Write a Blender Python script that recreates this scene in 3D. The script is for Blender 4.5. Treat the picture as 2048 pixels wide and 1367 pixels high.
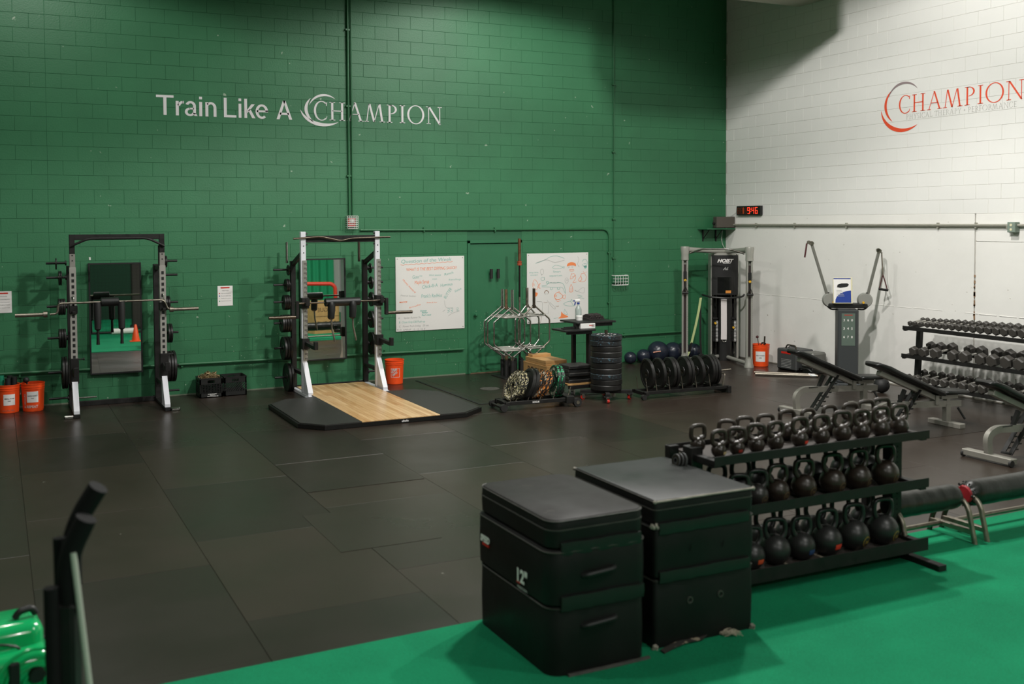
import bpy, math, random
from math import pi, sin, cos, radians
from mathutils import Vector, Matrix
random.seed(7)
scene = bpy.context.scene
for o in list(bpy.data.objects):
    bpy.data.objects.remove(o, do_unlink=True)
COL = scene.collection

# ------------------------------------------------------------------ camera
YAW, PITCH, ROLL, FPX = 0.4433, -0.0394, -0.0053, 2057.8
cam_d = bpy.data.cameras.new('camera')
cam = bpy.data.objects.new('camera', cam_d)
COL.objects.link(cam)
cy_, sy_ = cos(YAW), sin(YAW)
fwd = Vector((sy_*cos(PITCH), cy_*cos(PITCH), sin(PITCH)))
rt0 = Vector((cy_, -sy_, 0)); up0 = rt0.cross(fwd)
rt = rt0*cos(ROLL) + up0*sin(ROLL); up = -rt0*sin(ROLL) + up0*cos(ROLL)
m = Matrix.Identity(4)
for i in range(3):
    m[i][0], m[i][1], m[i][2] = rt[i], up[i], -fwd[i]
m.translation = Vector((-12.5859, -15.7159, 2.5601))
cam.matrix_world = m
cam_d.sensor_width = 36.0
cam_d.sensor_fit = 'HORIZONTAL'
cam_d.lens = FPX*36.0/2048.0
cam_d.shift_x = 58.65/2048.0
cam_d.shift_y = -158.83/2048.0
cam_d.clip_start = 0.05
cam_d.clip_end = 200
cam_d.dof.use_dof = True
cam_d.dof.focus_distance = 16.5
cam_d.dof.aperture_fstop = 1.8
scene.camera = cam

# ------------------------------------------------------------------ exposure, world
scene.view_settings.view_transform = 'Standard'
scene.view_settings.look = 'None'
scene.view_settings.gamma = 1.0
scene.view_settings.use_curve_mapping = False
scene.view_settings.exposure = 0.08
w = bpy.data.worlds.new('world'); scene.world = w
w.use_nodes = True
w.node_tree.nodes['Background'].inputs[0].default_value = (0.9, 0.95, 1.0, 1)
w.node_tree.nodes['Background'].inputs[1].default_value = 0.05

# ------------------------------------------------------------------ ceiling lamps (high-bay panels)
def lamp(loc, power, sx=1.2, sy=0.6, col=(1.0, 0.955, 0.88)):
    l = bpy.data.lights.new('bay_light', 'AREA')
    l.shape = 'RECTANGLE'; l.size = sx; l.size_y = sy
    l.energy = power; l.color = col
    o = bpy.data.objects.new('bay_light', l); COL.objects.link(o)
    o.location = loc
    return o
def bell(loc, power, half=72, blend=0.22, col=(1.0, 0.975, 0.935), r=0.16):
    l = bpy.data.lights.new('high_bay_lamp', 'SPOT')
    l.energy = power; l.color = col; l.spot_size = radians(2*half); l.spot_blend = blend; l.shadow_soft_size = r
    o = bpy.data.objects.new('high_bay_lamp', l); COL.objects.link(o)
    o.location = loc
    return o
# high-bay lamps with reflector cut-off: (location, power, half angle)
for p_, e_, h_ in [((-5.2, -2.4, 6.95), 250, 75), ((-12.1, -2.7, 6.95), 260, 75), ((-4.2, -6.6, 7.15), 1350, 84),
                   ((-7.2, -7.6, 6.6), 1250, 74), ((-13.2, -9.0, 7.0), 420, 72),
                   ((-6.0, -14.5, 7.0), 520, 72), ((-12.5, -17.0, 7.0), 320, 72), ((-8.0, -22.0, 7.0), 900, 75)]:
    bell(p_, e_, h_)
# ------------------------------------------------------------------ materials
def lin(h):
    h = h.lstrip('#'); out = []
    for i in (0, 2, 4):
        c = int(h[i:i+2], 16)/255.0
        out.append(c/12.92 if c <= 0.04045 else ((c+0.055)/1.055)**2.4)
    return tuple(out) + (1.0,)
MATS = {}
def mat(name, col, rough=0.5, metal=0.0, var=0.0, vscale=6.0, bump=0.0, bscale=60.0, spec=0.5,
        rvar=0.0, coat=0.0, emit=None, estr=0.0, sp=None, spcol=None, spscale=30.0, world=False, trans=0.0, bdist=0.01):
    """principled material: colour variation, fine bump, optional speckle (sp = threshold)."""
    if name in MATS: return MATS[name]
    M = bpy.data.materials.new(name); M.use_nodes = True
    nt = M.node_tree; N = nt.nodes; L = nt.links
    b = N['Principled BSDF']
    c = lin(col)
    b.inputs['Base Color'].default_value = c
    b.inputs['Roughness'].default_value = rough
    b.inputs['Metallic'].default_value = metal
    b.inputs['Specular IOR Level'].default_value = spec
    if coat: b.inputs['Coat Weight'].default_value = coat
    if trans: b.inputs['Transmission Weight'].default_value = trans
    if emit:
        b.inputs['Emission Color'].default_value = lin(emit)
        b.inputs['Emission Strength'].default_value = estr
    src = None
    if var or bump or rvar or sp is not None:
        if world:
            g = N.new('ShaderNodeNewGeometry'); src = g.outputs['Position']
        else:
            g = N.new('ShaderNodeTexCoord'); src = g.outputs['Object']
    colout = None
    if var or rvar:
        n = N.new('ShaderNodeTexNoise'); n.inputs['Scale'].default_value = vscale; n.inputs['Detail'].default_value = 5
        L.new(src, n.inputs['Vector'])
        if var:
            r = N.new('ShaderNodeMapRange')
            r.inputs['From Min'].default_value = 0.3; r.inputs['From Max'].default_value = 0.7
            r.inputs['To Min'].default_value = 1-var; r.inputs['To Max'].default_value = 1+var
            L.new(n.outputs['Fac'], r.inputs['Value'])
            mx = N.new('ShaderNodeVectorMath'); mx.operation = 'SCALE'
            mx.inputs[0].default_value = c[:3]
            L.new(r.outputs[0], mx.inputs['Scale'])
            colout = mx.outputs[0]
        if rvar:
            r2 = N.new('ShaderNodeMapRange')
            r2.inputs['From Min'].default_value = 0.3; r2.inputs['From Max'].default_value = 0.7
            r2.inputs['To Min'].default_value = max(0.02, rough-rvar); r2.inputs['To Max'].default_value = min(1, rough+rvar)
            L.new(n.outputs['Fac'], r2.inputs['Value']); L.new(r2.outputs[0], b.inputs['Roughness'])
    if sp is not None:
        n2 = N.new('ShaderNodeTexNoise'); n2.inputs['Scale'].default_value = spscale; n2.inputs['Detail'].default_value = 2
        L.new(src, n2.inputs['Vector'])
        r3 = N.new('ShaderNodeMapRange')
        r3.inputs['From Min'].default_value = sp; r3.inputs['From Max'].default_value = sp+0.02
        L.new(n2.outputs['Fac'], r3.inputs['Value'])
        mm = N.new('ShaderNodeMix'); mm.data_type = 'RGBA'
        L.new(r3.outputs[0], mm.inputs[0])
        if colout: L.new(colout, mm.inputs[6])
        else: mm.inputs[6].default_value = c
        mm.inputs[7].default_value = lin(spcol)
        colout = mm.outputs[2]
    if colout: L.new(colout, b.inputs['Base Color'])
    if bump:
        n3 = N.new('ShaderNodeTexNoise'); n3.inputs['Scale'].default_value = bscale; n3.inputs['Detail'].default_value = 3
        L.new(src, n3.inputs['Vector'])
        bp = N.new('ShaderNodeBump'); bp.inputs['Strength'].default_value = bump; bp.inputs['Distance'].default_value = bdist
        L.new(n3.outputs['Fac'], bp.inputs['Height']); L.new(bp.outputs[0], b.inputs['Normal'])
    MATS[name] = M
    return M

GREEN = mat('green_block_paint', '#306E49', 0.5, var=0.07, vscale=1.6, bump=0.5, bscale=45, world=True, bdist=0.004,
            sp=0.735, spcol='#8FA58F', spscale=9.0)
GREEN_S = mat('green_door_paint', '#2F6C4A', 0.42, var=0.05, vscale=3, bump=0.08, bscale=20)
GREEN_P = mat('green_pipe_paint', '#2F6844', 0.4)
JOINT_G = mat('green_joint', '#2B6444', 0.7)
WHITE_B = mat('white_block_paint', '#E4E3DF', 0.6, var=0.02, vscale=1.2, bump=0.35, bscale=40, world=True, bdist=0.004)
WHITE_C = mat('white_concrete_paint', '#E8E6E1', 0.6, var=0.035, vscale=1.3, bump=0.4, bscale=7, world=True, bdist=0.008,
              sp=0.745, spcol='#B3AEA4', spscale=5.5)
JOINT_W = mat('white_joint', '#C9C6BF', 0.8)
RUST = mat('rust_stain', '#8A6F55', 0.9, var=0.3, vscale=20)
CEIL = mat('ceiling_white', '#CFCBC2', 0.8)
DUCT = mat('duct_paint', '#B9B4A8', 0.6)
BLACK = mat('black_steel', '#1B1A19', 0.5, spec=0.35, var=0.15, vscale=12, rvar=0.1)
BLACK2 = mat('black_steel_satin', '#151515', 0.5, var=0.12, vscale=9)
RUBBER = mat('black_rubber', '#1D1C1B', 0.62, var=0.12, vscale=8, bump=0.1, bscale=90, bdist=0.002)
PLATE = mat('plate_rubber', '#1A1918', 0.42, var=0.15, vscale=14, rvar=0.08)
IRON = mat('cast_iron', '#2E2C2A', 0.36, var=0.2, vscale=14, bump=0.12, bscale=70, bdist=0.002)
VINYL = mat('black_vinyl', '#141514', 0.4, var=0.12, vscale=5, bump=0.25, bscale=7, rvar=0.1, bdist=0.006)
FOAM = mat('black_foam', '#191919', 0.6, var=0.1, vscale=10, bump=0.2, bscale=30, bdist=0.003)
GREY = mat('grey_powder_steel', '#8F8C86', 0.4, metal=0.25, var=0.06, vscale=10)
BENCHG = mat('bench_silver_paint', '#8C8981', 0.42, metal=0.3, var=0.06, vscale=8)
WHITE_ST = mat('white_powder_steel', '#D9DAE0', 0.35, var=0.03, vscale=8)
SLOT = mat('slotted_zinc', '#A7A59E', 0.35, metal=0.6, var=0.12, vscale=30)
CHROME = mat('chrome', '#BDBBB6', 0.2, metal=1.0)
STEEL = mat('worn_steel', '#948C80', 0.42, metal=1.0, var=0.15, vscale=25, rvar=0.1)
DSTEEL = mat('dark_worn_steel', '#5F564C', 0.36, metal=0.9, var=0.2, vscale=30)
GALV = mat('galvanised', '#A9A79B', 0.45, metal=0.4, var=0.08, vscale=20)
SILVER = mat('silver_machine_paint', '#A9A8A0', 0.38, metal=0.35)
ORANGE = mat('orange_plastic', '#F0501A', 0.4, var=0.05, vscale=6)
ORANGE_D = mat('orange_marker', '#E8814E', 0.7)
TEAL = mat('teal_marker', '#7DB3A8', 0.7)
GREYMK = mat('grey_marker', '#A3A3A0', 0.7)
BROWNMK = mat('brown_marker', '#8A6A50', 0.7)
WB = mat('whiteboard', '#E2E0DC', 0.25, coat=0.2, var=0.01, vscale=2)
PAPER = mat('paper', '#E6E3E0', 0.7)
PRINT = mat('printed_black', '#3A3A3C', 0.7)
LETTER = mat('white_vinyl_lettering', '#DCD9DA', 0.55)
REDL = mat('red_vinyl_lettering', '#E2502F', 0.5)
GREYL = mat('grey_vinyl_lettering', '#8F7F80', 0.5)
PALEL = mat('pale_grey_lettering', '#B9B7B2', 0.6)
MIRROR = mat('mirror_glass', '#EDEFEC', 0.015, metal=1.0)
PLY = mat('plywood', '#B98F5A', 0.6, var=0.12, vscale=7, bump=0.1, bscale=30)
PLYD = mat('burnt_lettering', '#3C2A1B', 0.8)
PLASTIC = mat('black_plastic', '#171716', 0.45, bump=0.05)
GREYPL = mat('dark_grey_housing', '#3F4040', 0.5, var=0.06)
RED = mat('red_paint', '#C3271C', 0.4)
REDF = mat('red_foam', '#A01722', 0.6)
WPL = mat('white_plastic', '#DEDDDA', 0.35)
BLUE = mat('blue_print', '#1F3C8F', 0.5)
GREENPL = mat('glossy_green_plastic', '#12A860', 0.16, coat=0.5, var=0.05, vscale=4)
BALL = mat('navy_ball_vinyl', '#1C2230', 0.3, var=0.06)
STRAPG = mat('pale_green_strap', '#B9C78C', 0.7)
STRAPW = mat('white_strap', '#DAD3D2', 0.7)
YEL = mat('yellow_knob', '#D9A62A', 0.4)
CREAM = mat('cream_label', '#D8D2B0', 0.6)
CLEAR = mat('translucent_bottle', '#D4DEDA', 0.2, trans=0.55)
CLOTH = mat('dark_cloth', '#2A2322', 0.9, bump=0.4, bscale=25, bdist=0.01)
DARKRED = mat('dark_red_grip', '#4A1E20', 0.6)

def mat_wood_floor():
    M = bpy.data.materials.new('maple_boards'); M.use_nodes = True
    nt = M.node_tree; N = nt.nodes; L = nt.links; b = N['Principled BSDF']
    g = N.new('ShaderNodeNewGeometry')
    mp = N.new('ShaderNodeMapping'); mp.inputs['Scale'].default_value = (14, 1.2, 1)
    L.new(g.outputs['Position'], mp.inputs['Vector'])
    n = N.new('ShaderNodeTexNoise'); n.inputs['Scale'].default_value = 2.2; n.inputs['Detail'].default_value = 6
    L.new(mp.outputs[0], n.inputs['Vector'])
    oi = N.new('ShaderNodeObjectInfo')
    add = N.new('ShaderNodeMath'); add.operation = 'MULTIPLY_ADD'
    L.new(oi.outputs['Random'], add.inputs[0]); add.inputs[1].default_value = 0.55
    L.new(n.outputs['Fac'], add.inputs[2])
    r = N.new('ShaderNodeValToRGB')
    r.color_ramp.elements[0].position = 0.3; r.color_ramp.elements[0].color = lin('#B98A55')
    r.color_ramp.elements[1].position = 1.1 if False else 1.0; r.color_ramp.elements[1].color = lin('#DDB988')
    L.new(add.outputs[0], r.inputs[0]); L.new(r.outputs[0], b.inputs['Base Color'])
    b.inputs['Roughness'].default_value = 0.28
    return M
MAPLE = mat_wood_floor()

def mat_turf():
    M = bpy.data.materials.new('green_turf'); M.use_nodes = True
    nt = M.node_tree; N = nt.nodes; L = nt.links; b = N['Principled BSDF']
    g = N.new('ShaderNodeNewGeometry')
    n = N.new('ShaderNodeTexNoise'); n.inputs['Scale'].default_value = 220; n.inputs['Detail'].default_value = 4
    L.new(g.outputs['Position'], n.inputs['Vector'])
    n2 = N.new('ShaderNodeTexNoise'); n2.inputs['Scale'].default_value = 1.3; n2.inputs['Detail'].default_value = 3
    L.new(g.outputs['Position'], n2.inputs['Vector'])
    ad = N.new('ShaderNodeMath'); ad.operation = 'MULTIPLY_ADD'; ad.inputs[1].default_value = 0.5
    L.new(n2.outputs['Fac'], ad.inputs[0]); L.new(n.outputs['Fac'], ad.inputs[2])
    r = N.new('ShaderNodeValToRGB')
    r.color_ramp.elements[0].position = 0.45; r.color_ramp.elements[0].color = lin('#075F40')
    r.color_ramp.elements[1].position = 1.0; r.color_ramp.elements[1].color = lin('#159263')
    L.new(ad.outputs[0], r.inputs[0]); L.new(r.outputs[0], b.inputs['Base Color'])
    b.inputs['Roughness'].default_value = 0.9; b.inputs['Specular IOR Level'].default_value = 0.15
    bp = N.new('ShaderNodeBump'); bp.inputs['Strength'].default_value = 0.7; bp.inputs['Distance'].default_value = 0.01
    L.new(n.outputs['Fac'], bp.inputs['Height']); L.new(bp.outputs[0], b.inputs['Normal'])
    return M
TURF = mat_turf()
MATF = [mat('rubber_floor_a', '#2F2721', 0.33, spec=0.42, var=0.12, vscale=1.1, bump=0.25, bscale=180, rvar=0.05, world=True, bdist=0.0015, sp=0.76, spcol='#6A675F', spscale=14.0),
        mat('rubber_floor_b', '#2C2520', 0.30, spec=0.42, var=0.12, vscale=1.1, bump=0.25, bscale=180, rvar=0.05, world=True, bdist=0.0015),
        mat('rubber_floor_c', '#27211C', 0.34, spec=0.42, var=0.12, vscale=1.1, bump=0.25, bscale=180, rvar=0.05, world=True, bdist=0.0015)]
PADM = mat('platform_rubber', '#2B2A28', 0.5, var=0.12, vscale=2, bump=0.2, bscale=150, bdist=0.0015)
def speck(name, base, col, th, sc):
    return mat(name, base, 0.5, sp=th, spcol=col, spscale=sc)
SP_W = speck('white_speckled_rubber', '#1A1916', '#C4BA92', 0.555, 52)
SP_O = speck('orange_speckled_rubber', '#1E1B18', '#C97A35', 0.56, 34)
SP_G = speck('green_speckled_rubber', '#15201B', '#27A36A', 0.57, 40)
SP_B = speck('blue_speckled_rubber', '#1B1D1F', '#41606E', 0.62, 46)

# ------------------------------------------------------------------ mesh builder
class B:
    def __init__(s): s.v = []; s.f = []; s.M = Matrix.Identity(4)
    def at(s, M=None): s.M = M if M is not None else Matrix.Identity(4); return s
    def add(s, vs, fs):
        n = len(s.v); M = s.M
        s.v += [tuple(M @ Vector(p)) for p in vs]
        s.f += [tuple(i+n for i in f) for f in fs]; return s
    def box(s, x0, x1, y0, y1, z0, z1, c=0.0):
        if c <= 0:
            vs = [(x, y, z) for z in (z0, z1) for y in (y0, y1) for x in (x0, x1)]
            return s.add(vs, [(0, 2, 3, 1), (4, 5, 7, 6), (0, 1, 5, 4), (2, 6, 7, 3), (0, 4, 6, 2), (1, 3, 7, 5)])
        c = min(c, (x1-x0)*.49, (y1-y0)*.49, (z1-z0)*.49)
        X, Y, Z = (x0, x1), (y0, y1), (z0, z1); sg = (1, -1)
        vs = []; idx = {}
        for i in (0, 1):
            for j in (0, 1):
                for k in (0, 1):
                    a, b_, d = X[i]+sg[i]*c, Y[j]+sg[j]*c, Z[k]+sg[k]*c
                    for ax, p in (('x', (X[i], b_, d)), ('y', (a, Y[j], d)), ('z', (a, b_, Z[k]))):
                        idx[(i, j, k, ax)] = len(vs); vs.append(p)
        fs = []
        g = lambda i, j, k, a: idx[(i, j, k, a)]
        for i in (0, 1):
            q = [g(i, 0, 0, 'x'), g(i, 1, 0, 'x'), g(i, 1, 1, 'x'), g(i, 0, 1, 'x')]; fs.append(q if i else q[::-1])
            q = [g(0, i, 0, 'y'), g(0, i, 1, 'y'), g(1, i, 1, 'y'), g(1, i, 0, 'y')]; fs.append(q if i else q[::-1])
            q = [g(0, 0, i, 'z'), g(1, 0, i, 'z'), g(1, 1, i, 'z'), g(0, 1, i, 'z')]; fs.append(q if i else q[::-1])
        for i in (0, 1):
            for j in (0, 1):
                q = [g(i, j, 0, 'x'), g(i, j, 1, 'x'), g(i, j, 1, 'y'), g(i, j, 0, 'y')]; fs.append(q[::-1] if i != j else q)
                q = [g(i, 0, j, 'x'), g(i, 1, j, 'x'), g(i, 1, j, 'z'), g(i, 0, j, 'z')]; fs.append(q if i != j else q[::-1])
                q = [g(0, i, j, 'y'), g(1, i, j, 'y'), g(1, i, j, 'z'), g(0, i, j, 'z')]; fs.append(q[::-1] if i != j else q)
                for k in (0, 1):
                    q = [g(i, j, k, 'x'), g(i, j, k, 'y'), g(i, j, k, 'z')]
                    fs.append(q if (i+j+k) % 2 else q[::-1])
        return s.add(vs, fs)
    def beam(s, p0, p1, w, h, c=0.0, upv=(0, 0, 1)):
        p0, p1 = Vector(p0), Vector(p1); d = p1-p0; L = d.length
        x = d.normalized(); u = Vector(upv)
        if abs(x.dot(u)) > 0.99: u = Vector((0, 1, 0))
        y = u.cross(x).normalized(); z = x.cross(y)
        K = Matrix.Identity(4)
        for i in range(3): K[i][0], K[i][1], K[i][2], K[i][3] = x[i], y[i], z[i], p0[i]
        old = s.M; s.M = old @ K
        s.box(0, L, -w/2, w/2, -h/2, h/2, c); s.M = old; return s
    def ring(s, pts_list, closed_ends=True, loop=False):
        n = len(pts_list[0]); vs = [p for r in pts_list for p in r]; fs = []
        m_ = len(pts_list)
        for a in range(m_ if loop else m_-1):
            b_ = (a+1) % m_
            for i in range(n):
                j = (i+1) % n
                fs.append((a*n+i, a*n+j, b_*n+j, b_*n+i))
        if closed_ends and not loop:
            fs.append(tuple(range(n))[::-1]); fs.append(tuple(range((m_-1)*n, m_*n)))
        return s.add(vs, fs)
    def tube(s, pts, r, n=10, loop=False, fillet=0.0, seg=5):
        pts = [Vector(p) for p in pts]
        if fillet > 0:
            out = []; m_ = len(pts)
            for i, p in enumerate(pts):
                if not loop and i in (0, m_-1): out.append(p); continue
                a, c = pts[i-1], pts[(i+1) % m_]
                da, dc = (a-p), (c-p); f = min(fillet, da.length*.48, dc.length*.48)
                A = p+da.normalized()*f; C_ = p+dc.normalized()*f
                for k in range(seg+1):
                    t = k/seg; out.append(A*(1-t)**2+p*2*t*(1-t)+C_*t*t)
            pts = out
        m_ = len(pts); tang = []
        for i in range(m_):
            if loop: d = pts[(i+1) % m_]-pts[i-1]
            else: d = pts[min(i+1, m_-1)]-pts[max(i-1, 0)]
            tang.append(d.normalized() if d.length > 1e-9 else Vector((0, 0, 1)))
        u = Vector((0, 0, 1)) if abs(tang[0].z) < .9 else Vector((1, 0, 0))
        u = (u-tang[0]*u.dot(tang[0])).normalized(); rings = []
        for i in range(m_):
            u = (u-tang[i]*u.dot(tang[i])).normalized(); v = tang[i].cross(u)
            rr = r[i] if isinstance(r, (list, tuple)) and len(r) == m_ else (r if not isinstance(r, (list, tuple)) else r[0])
            rings.append([pts[i]+(u*cos(2*pi*k/n)+v*sin(2*pi*k/n))*rr for k in range(n)])
        return s.ring(rings, True, loop)
    def cyl(s, p0, p1, r, n=16, r1=None):
        p0, p1 = Vector(p0), Vector(p1); d = (p1-p0).normalized()
        u = Vector((0, 0, 1)) if abs(d.z) < .9 else Vector((1, 0, 0))
        u = (u-d*u.dot(d)).normalized(); v = d.cross(u); r1 = r if r1 is None else r1
        return s.ring([[p+(u*cos(2*pi*k/n)+v*sin(2*pi*k/n))*rr for k in range(n)] for p, rr in ((p0, r), (p1, r1))])
    def lathe(s, prof, n=20, o=(0, 0, 0), ax='z'):
        """prof: (r, h) pairs; axis z/x/y; points with r=0 are collapsed tiny."""
        rings = []; o = Vector(o)
        for r, h in prof:
            r = max(r, 1e-4); ring = []
            for k in range(n):
                a, b_ = r*cos(2*pi*k/n), r*sin(2*pi*k/n)
                p = {'z': (a, b_, h), 'x': (h, a, b_), 'y': (b_, h, a)}[ax]
                ring.append(o+Vector(p))
            rings.append(ring)
        return s.ring(rings)
    def ball(s, c, r, n=16, m_=10, sq=(1, 1, 1)):
        c = Vector(c); rings = []
        for i in range(m_+1):
            t = pi*i/m_; rr = max(sin(t), 1e-3)
            rings.append([c+Vector((rr*cos(2*pi*k/n)*r*sq[0], rr*sin(2*pi*k/n)*r*sq[1], -cos(t)*r*sq[2])) for k in range(n)])
        return s.ring(rings)
    def prism(s, poly, h0, h1):
        n = len(poly)
        a = sum(poly[i][0]*poly[(i+1) % n][1]-poly[(i+1) % n][0]*poly[i][1] for i in range(n))
        if a < 0: poly = poly[::-1]
        vs = [(x, y, h0) for x, y in poly]+[(x, y, h1) for x, y in poly]
        fs = [tuple(range(n))[::-1], tuple(range(n, 2*n))]+[(i, (i+1) % n, n+(i+1) % n, n+i) for i in range(n)]
        return s.add(vs, fs)
    def strip(s, la, lb, h0, h1):
        """ribbon between two polylines la, lb (2d), extruded h0..h1, built as quads"""
        for i in range(len(la)-1):
            q = [la[i], la[i+1], lb[i+1], lb[i]]
            s.prism(q, h0, h1)
        return s
    def build(s, name, m_, parent=None, smooth=True, ang=0.7):
        me = bpy.data.meshes.new(name); me.from_pydata(s.v, [], s.f); me.update()
        if m_ is not None: me.materials.append(m_)
        if smooth:
            me.shade_smooth(); me.set_sharp_from_angle(angle=ang)
        o = bpy.data.objects.new(name, me); COL.objects.link(o)
        if parent is not None: o.parent = parent
        return o

def inst(name, me, parent, loc=(0, 0, 0), rot=None, scale=None):
    o = bpy.data.objects.new(name, me); COL.objects.link(o)
    if parent is not None: o.parent = parent
    o.location = loc
    if rot: o.rotation_euler = rot
    if scale: o.scale = scale
    return o
def thing(name, label, cat, loc=(0, 0, 0), rz=0.0, group=None, rot=None):
    o = bpy.data.objects.new(name, None); COL.objects.link(o)
    o.empty_display_size = 0.1
    o.location = loc; o.rotation_euler = rot if rot else (0, 0, rz)
    o['label'] = label; o['category'] = cat
    if group: o['group'] = group
    return o
def tag(o, label, cat, group=None, kind=None):
    if label: o['label'] = label
    if cat: o['category'] = cat
    if group: o['group'] = group
    if kind: o['kind'] = kind
    return o
def dup(root, loc=None, rot=None, label=None, group=None):
    def rec(o, par):
        c = o.copy(); COL.objects.link(c); c.parent = par
        for ch in list(o.children): rec(ch, c)
        return c
    r = rec(root, None)
    if loc is not None: r.location = loc
    if rot is not None: r.rotation_euler = rot
    if label: r['label'] = label
    if group: r['group'] = group
    return r
ORD = ['first', 'second', 'third', 'fourth', 'fifth', 'sixth', 'seventh', 'eighth', 'ninth', 'tenth', 'eleventh',
       'twelfth', 'thirteenth', 'fourteenth', 'fifteenth', 'sixteenth', 'seventeenth', 'eighteenth', 'nineteenth', 'twentieth']
# placement frames: local x = reading direction, local y = up, local z = out of the surface
def frame_green(x, z, y=-0.001):      # on the green wall
    return Matrix(((1, 0, 0, x), (0, 0, -1, y), (0, 1, 0, z), (0, 0, 0, 1)))
def frame_white(y, z, x=-0.001):      # on the white wall
    return Matrix(((0, 0, -1, x), (-1, 0, 0, y), (0, 1, 0, z), (0, 0, 0, 1)))
def text_mesh(txt, size, thick=0.001, bold=0.0, shear=0.0, space=1.0, align='LEFT'):
    cu = bpy.data.curves.new('txt', 'FONT'); cu.body = txt; cu.size = size; cu.extrude = thick/2
    cu.offset = bold; cu.shear = shear; cu.space_character = space; cu.align_x = align; cu.resolution_u = 3
    o = bpy.data.objects.new('txt', cu); COL.objects.link(o)
    dg = bpy.context.evaluated_depsgraph_get(); dg.update()
    me = bpy.data.meshes.new_from_object(o.evaluated_get(dg))
    vs = [tuple(v.co) for v in me.vertices]; fs = [tuple(p.vertices) for p in me.polygons]
    bpy.data.objects.remove(o, do_unlink=True); bpy.data.meshes.remove(me); bpy.data.curves.remove(cu)
    return vs, fs
def add_text(b, txt, x, y, size, rot=0.0, width=None, **kw):
    """adds text to a builder in its current frame; width squeezes it to fit"""
    vs, fs = text_mesh(txt, size, **kw)
    if not vs: return b
    k = 1.0
    if width:
        w_ = max(v[0] for v in vs)-min(v[0] for v in vs); k = width/max(w_, 1e-6)
    c, s_ = cos(rot), sin(rot)
    vs = [(x+(vx*k)*c-vy*s_, y+(vx*k)*s_+vy*c, vz) for vx, vy, vz in vs]
    return b.add(vs, fs)
def ink(b, pts, w_=0.008, h=0.001):
    """hand-drawn line as a thin flat ribbon"""
    P = [Vector((p[0], p[1])) for p in pts]; la = []; lb = []
    for i in range(len(P)):
        d = P[min(i+1, len(P)-1)]-P[max(i-1, 0)]
        if d.length < 1e-9: d = Vector((1, 0))
        d.normalize(); n = Vector((-d.y, d.x))*w_/2
        la.append(tuple(P[i]+n)); lb.append(tuple(P[i]-n))
    return b.strip(la, lb, 0, h)
def curve(pts, n=6):
    """catmull-rom through 2d points"""
    out = []; m_ = len(pts)
    for i in range(m_-1):
        p0, p1, p2, p3 = pts[max(i-1, 0)], pts[i], pts[i+1], pts[min(i+2, m_-1)]
        for k in range(n):
            t = k/n
            out.append(tuple(0.5*((2*p1[j])+(-p0[j]+p2[j])*t+(2*p0[j]-5*p1[j]+4*p2[j]-p3[j])*t*t+(-p0[j]+3*p1[j]-3*p2[j]+p3[j])*t**3) for j in range(2)))
    out.append(tuple(pts[-1])); return out
# ================================================================== ROOM
CO = 0.2032          # block course
BW = 0.4064          # block length
def kind(o, k='structure'): o['kind'] = k; return o
# --- floor: concrete slab under separate rubber mats
fl = kind(B().box(-18, 0.3, -27, 0.3, -0.25, -0.012).build('floor', mat('dark_subfloor', '#1B1A19', 0.9), None, False))
mw, ml = 1.2192, 1.8288
mat_mesh = []
for k in range(3):
    b = B().box(0.0012, mw-0.0012, 0.0012, ml-0.0012, -0.012, 0.0, 0.0015)
    o = b.build('rubber_mat', MATF[k], fl, False); mat_mesh.append(o.data); bpy.data.objects.remove(o)
x0 = -11.17-mw*5
off = [0.75, 1.4, 0.5, 1.15, 0.3, 0.9, 1.4, 0.35, 1.2, 0.75, 0.15, 0.95, 0.5, 1.3, 0.6]
rr = random.Random(3)
for c in range(15):
    x = x0+c*mw
    if x > 0: continue
    y = -10.06; first = True
    while y < 0.0:
        L = off[c] if first and off[c] > 0.1 else ml
        first = False
        L = min(L, -y)
        sx = 1.0 if x+mw <= 0.02 else (0.0-x)/mw
        if L > 0.03:
            k = rr.choice((0, 0, 0, 1, 2))
            inst('rubber_mat', mat_mesh[k], fl, (x, y, rr.uniform(-0.0015, 0.0)), scale=(sx, L/ml, 1))
        y += L
for (xa, xb, ya, yb, k) in ((-9.95, -8.75, -6.25, -5.05, 2), (-10.2, -9.35, -8.1, -7.0, 1), (-2.9, -1.5, -7.15, -6.3, 2)):
    B().box(xa, xb, ya, yb, 0.0, 0.0015, 0.0).build('rubber_mat', MATF[k], fl, False)
# black inlaid strip around the lifting area by the door
b = B()
b.box(-6.48, -6.44, -2.74, -0.3, 0.0, 0.006); b.box(-6.44, -3.0, -2.74, -2.70, 0.0, 0.006)
kind(b.build('trim_1', BLACK2, None, False))
b = B().lathe([(0.001, 0.0), (0.15, 0.0), (0.15, 0.002), (0.001, 0.002)], 28, (-5.75, -1.55, 0.0012))
tag(b.build('floor_emblem', mat('faded_round_print', '#4A4843', 0.6, var=0.25, vscale=18)), 'faded round emblem printed on the dark lifting mat before the green door', 'emblem')
# --- turf
tf = B().prism([(-18, -26.8), (-0.01, -26.8), (-0.01, -9.56), (-18, -10.05)], -0.0115, 0.012)
tag(tf.build('artificial_turf', TURF, None, False), 'bright green artificial turf covering the near part of the floor', 'turf', kind='stuff')
# --- shell
kind(B().box(-18, 0.3, -27, 0.3, 7.2, 7.4).build('ceiling', CEIL, None, False))
kind(B().box(-18.2, -18, -27, 0.3, -0.2, 7.3).build('wall_left', mat('side_wall_grey', '#77756F', 0.8), None, False))
wf = kind(B().box(-18, 0.3, -27.2, -27, -0.2, 7.3).build('wall_front', mat('far_wall_green', '#123A27', 0.85), None, False))
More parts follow.
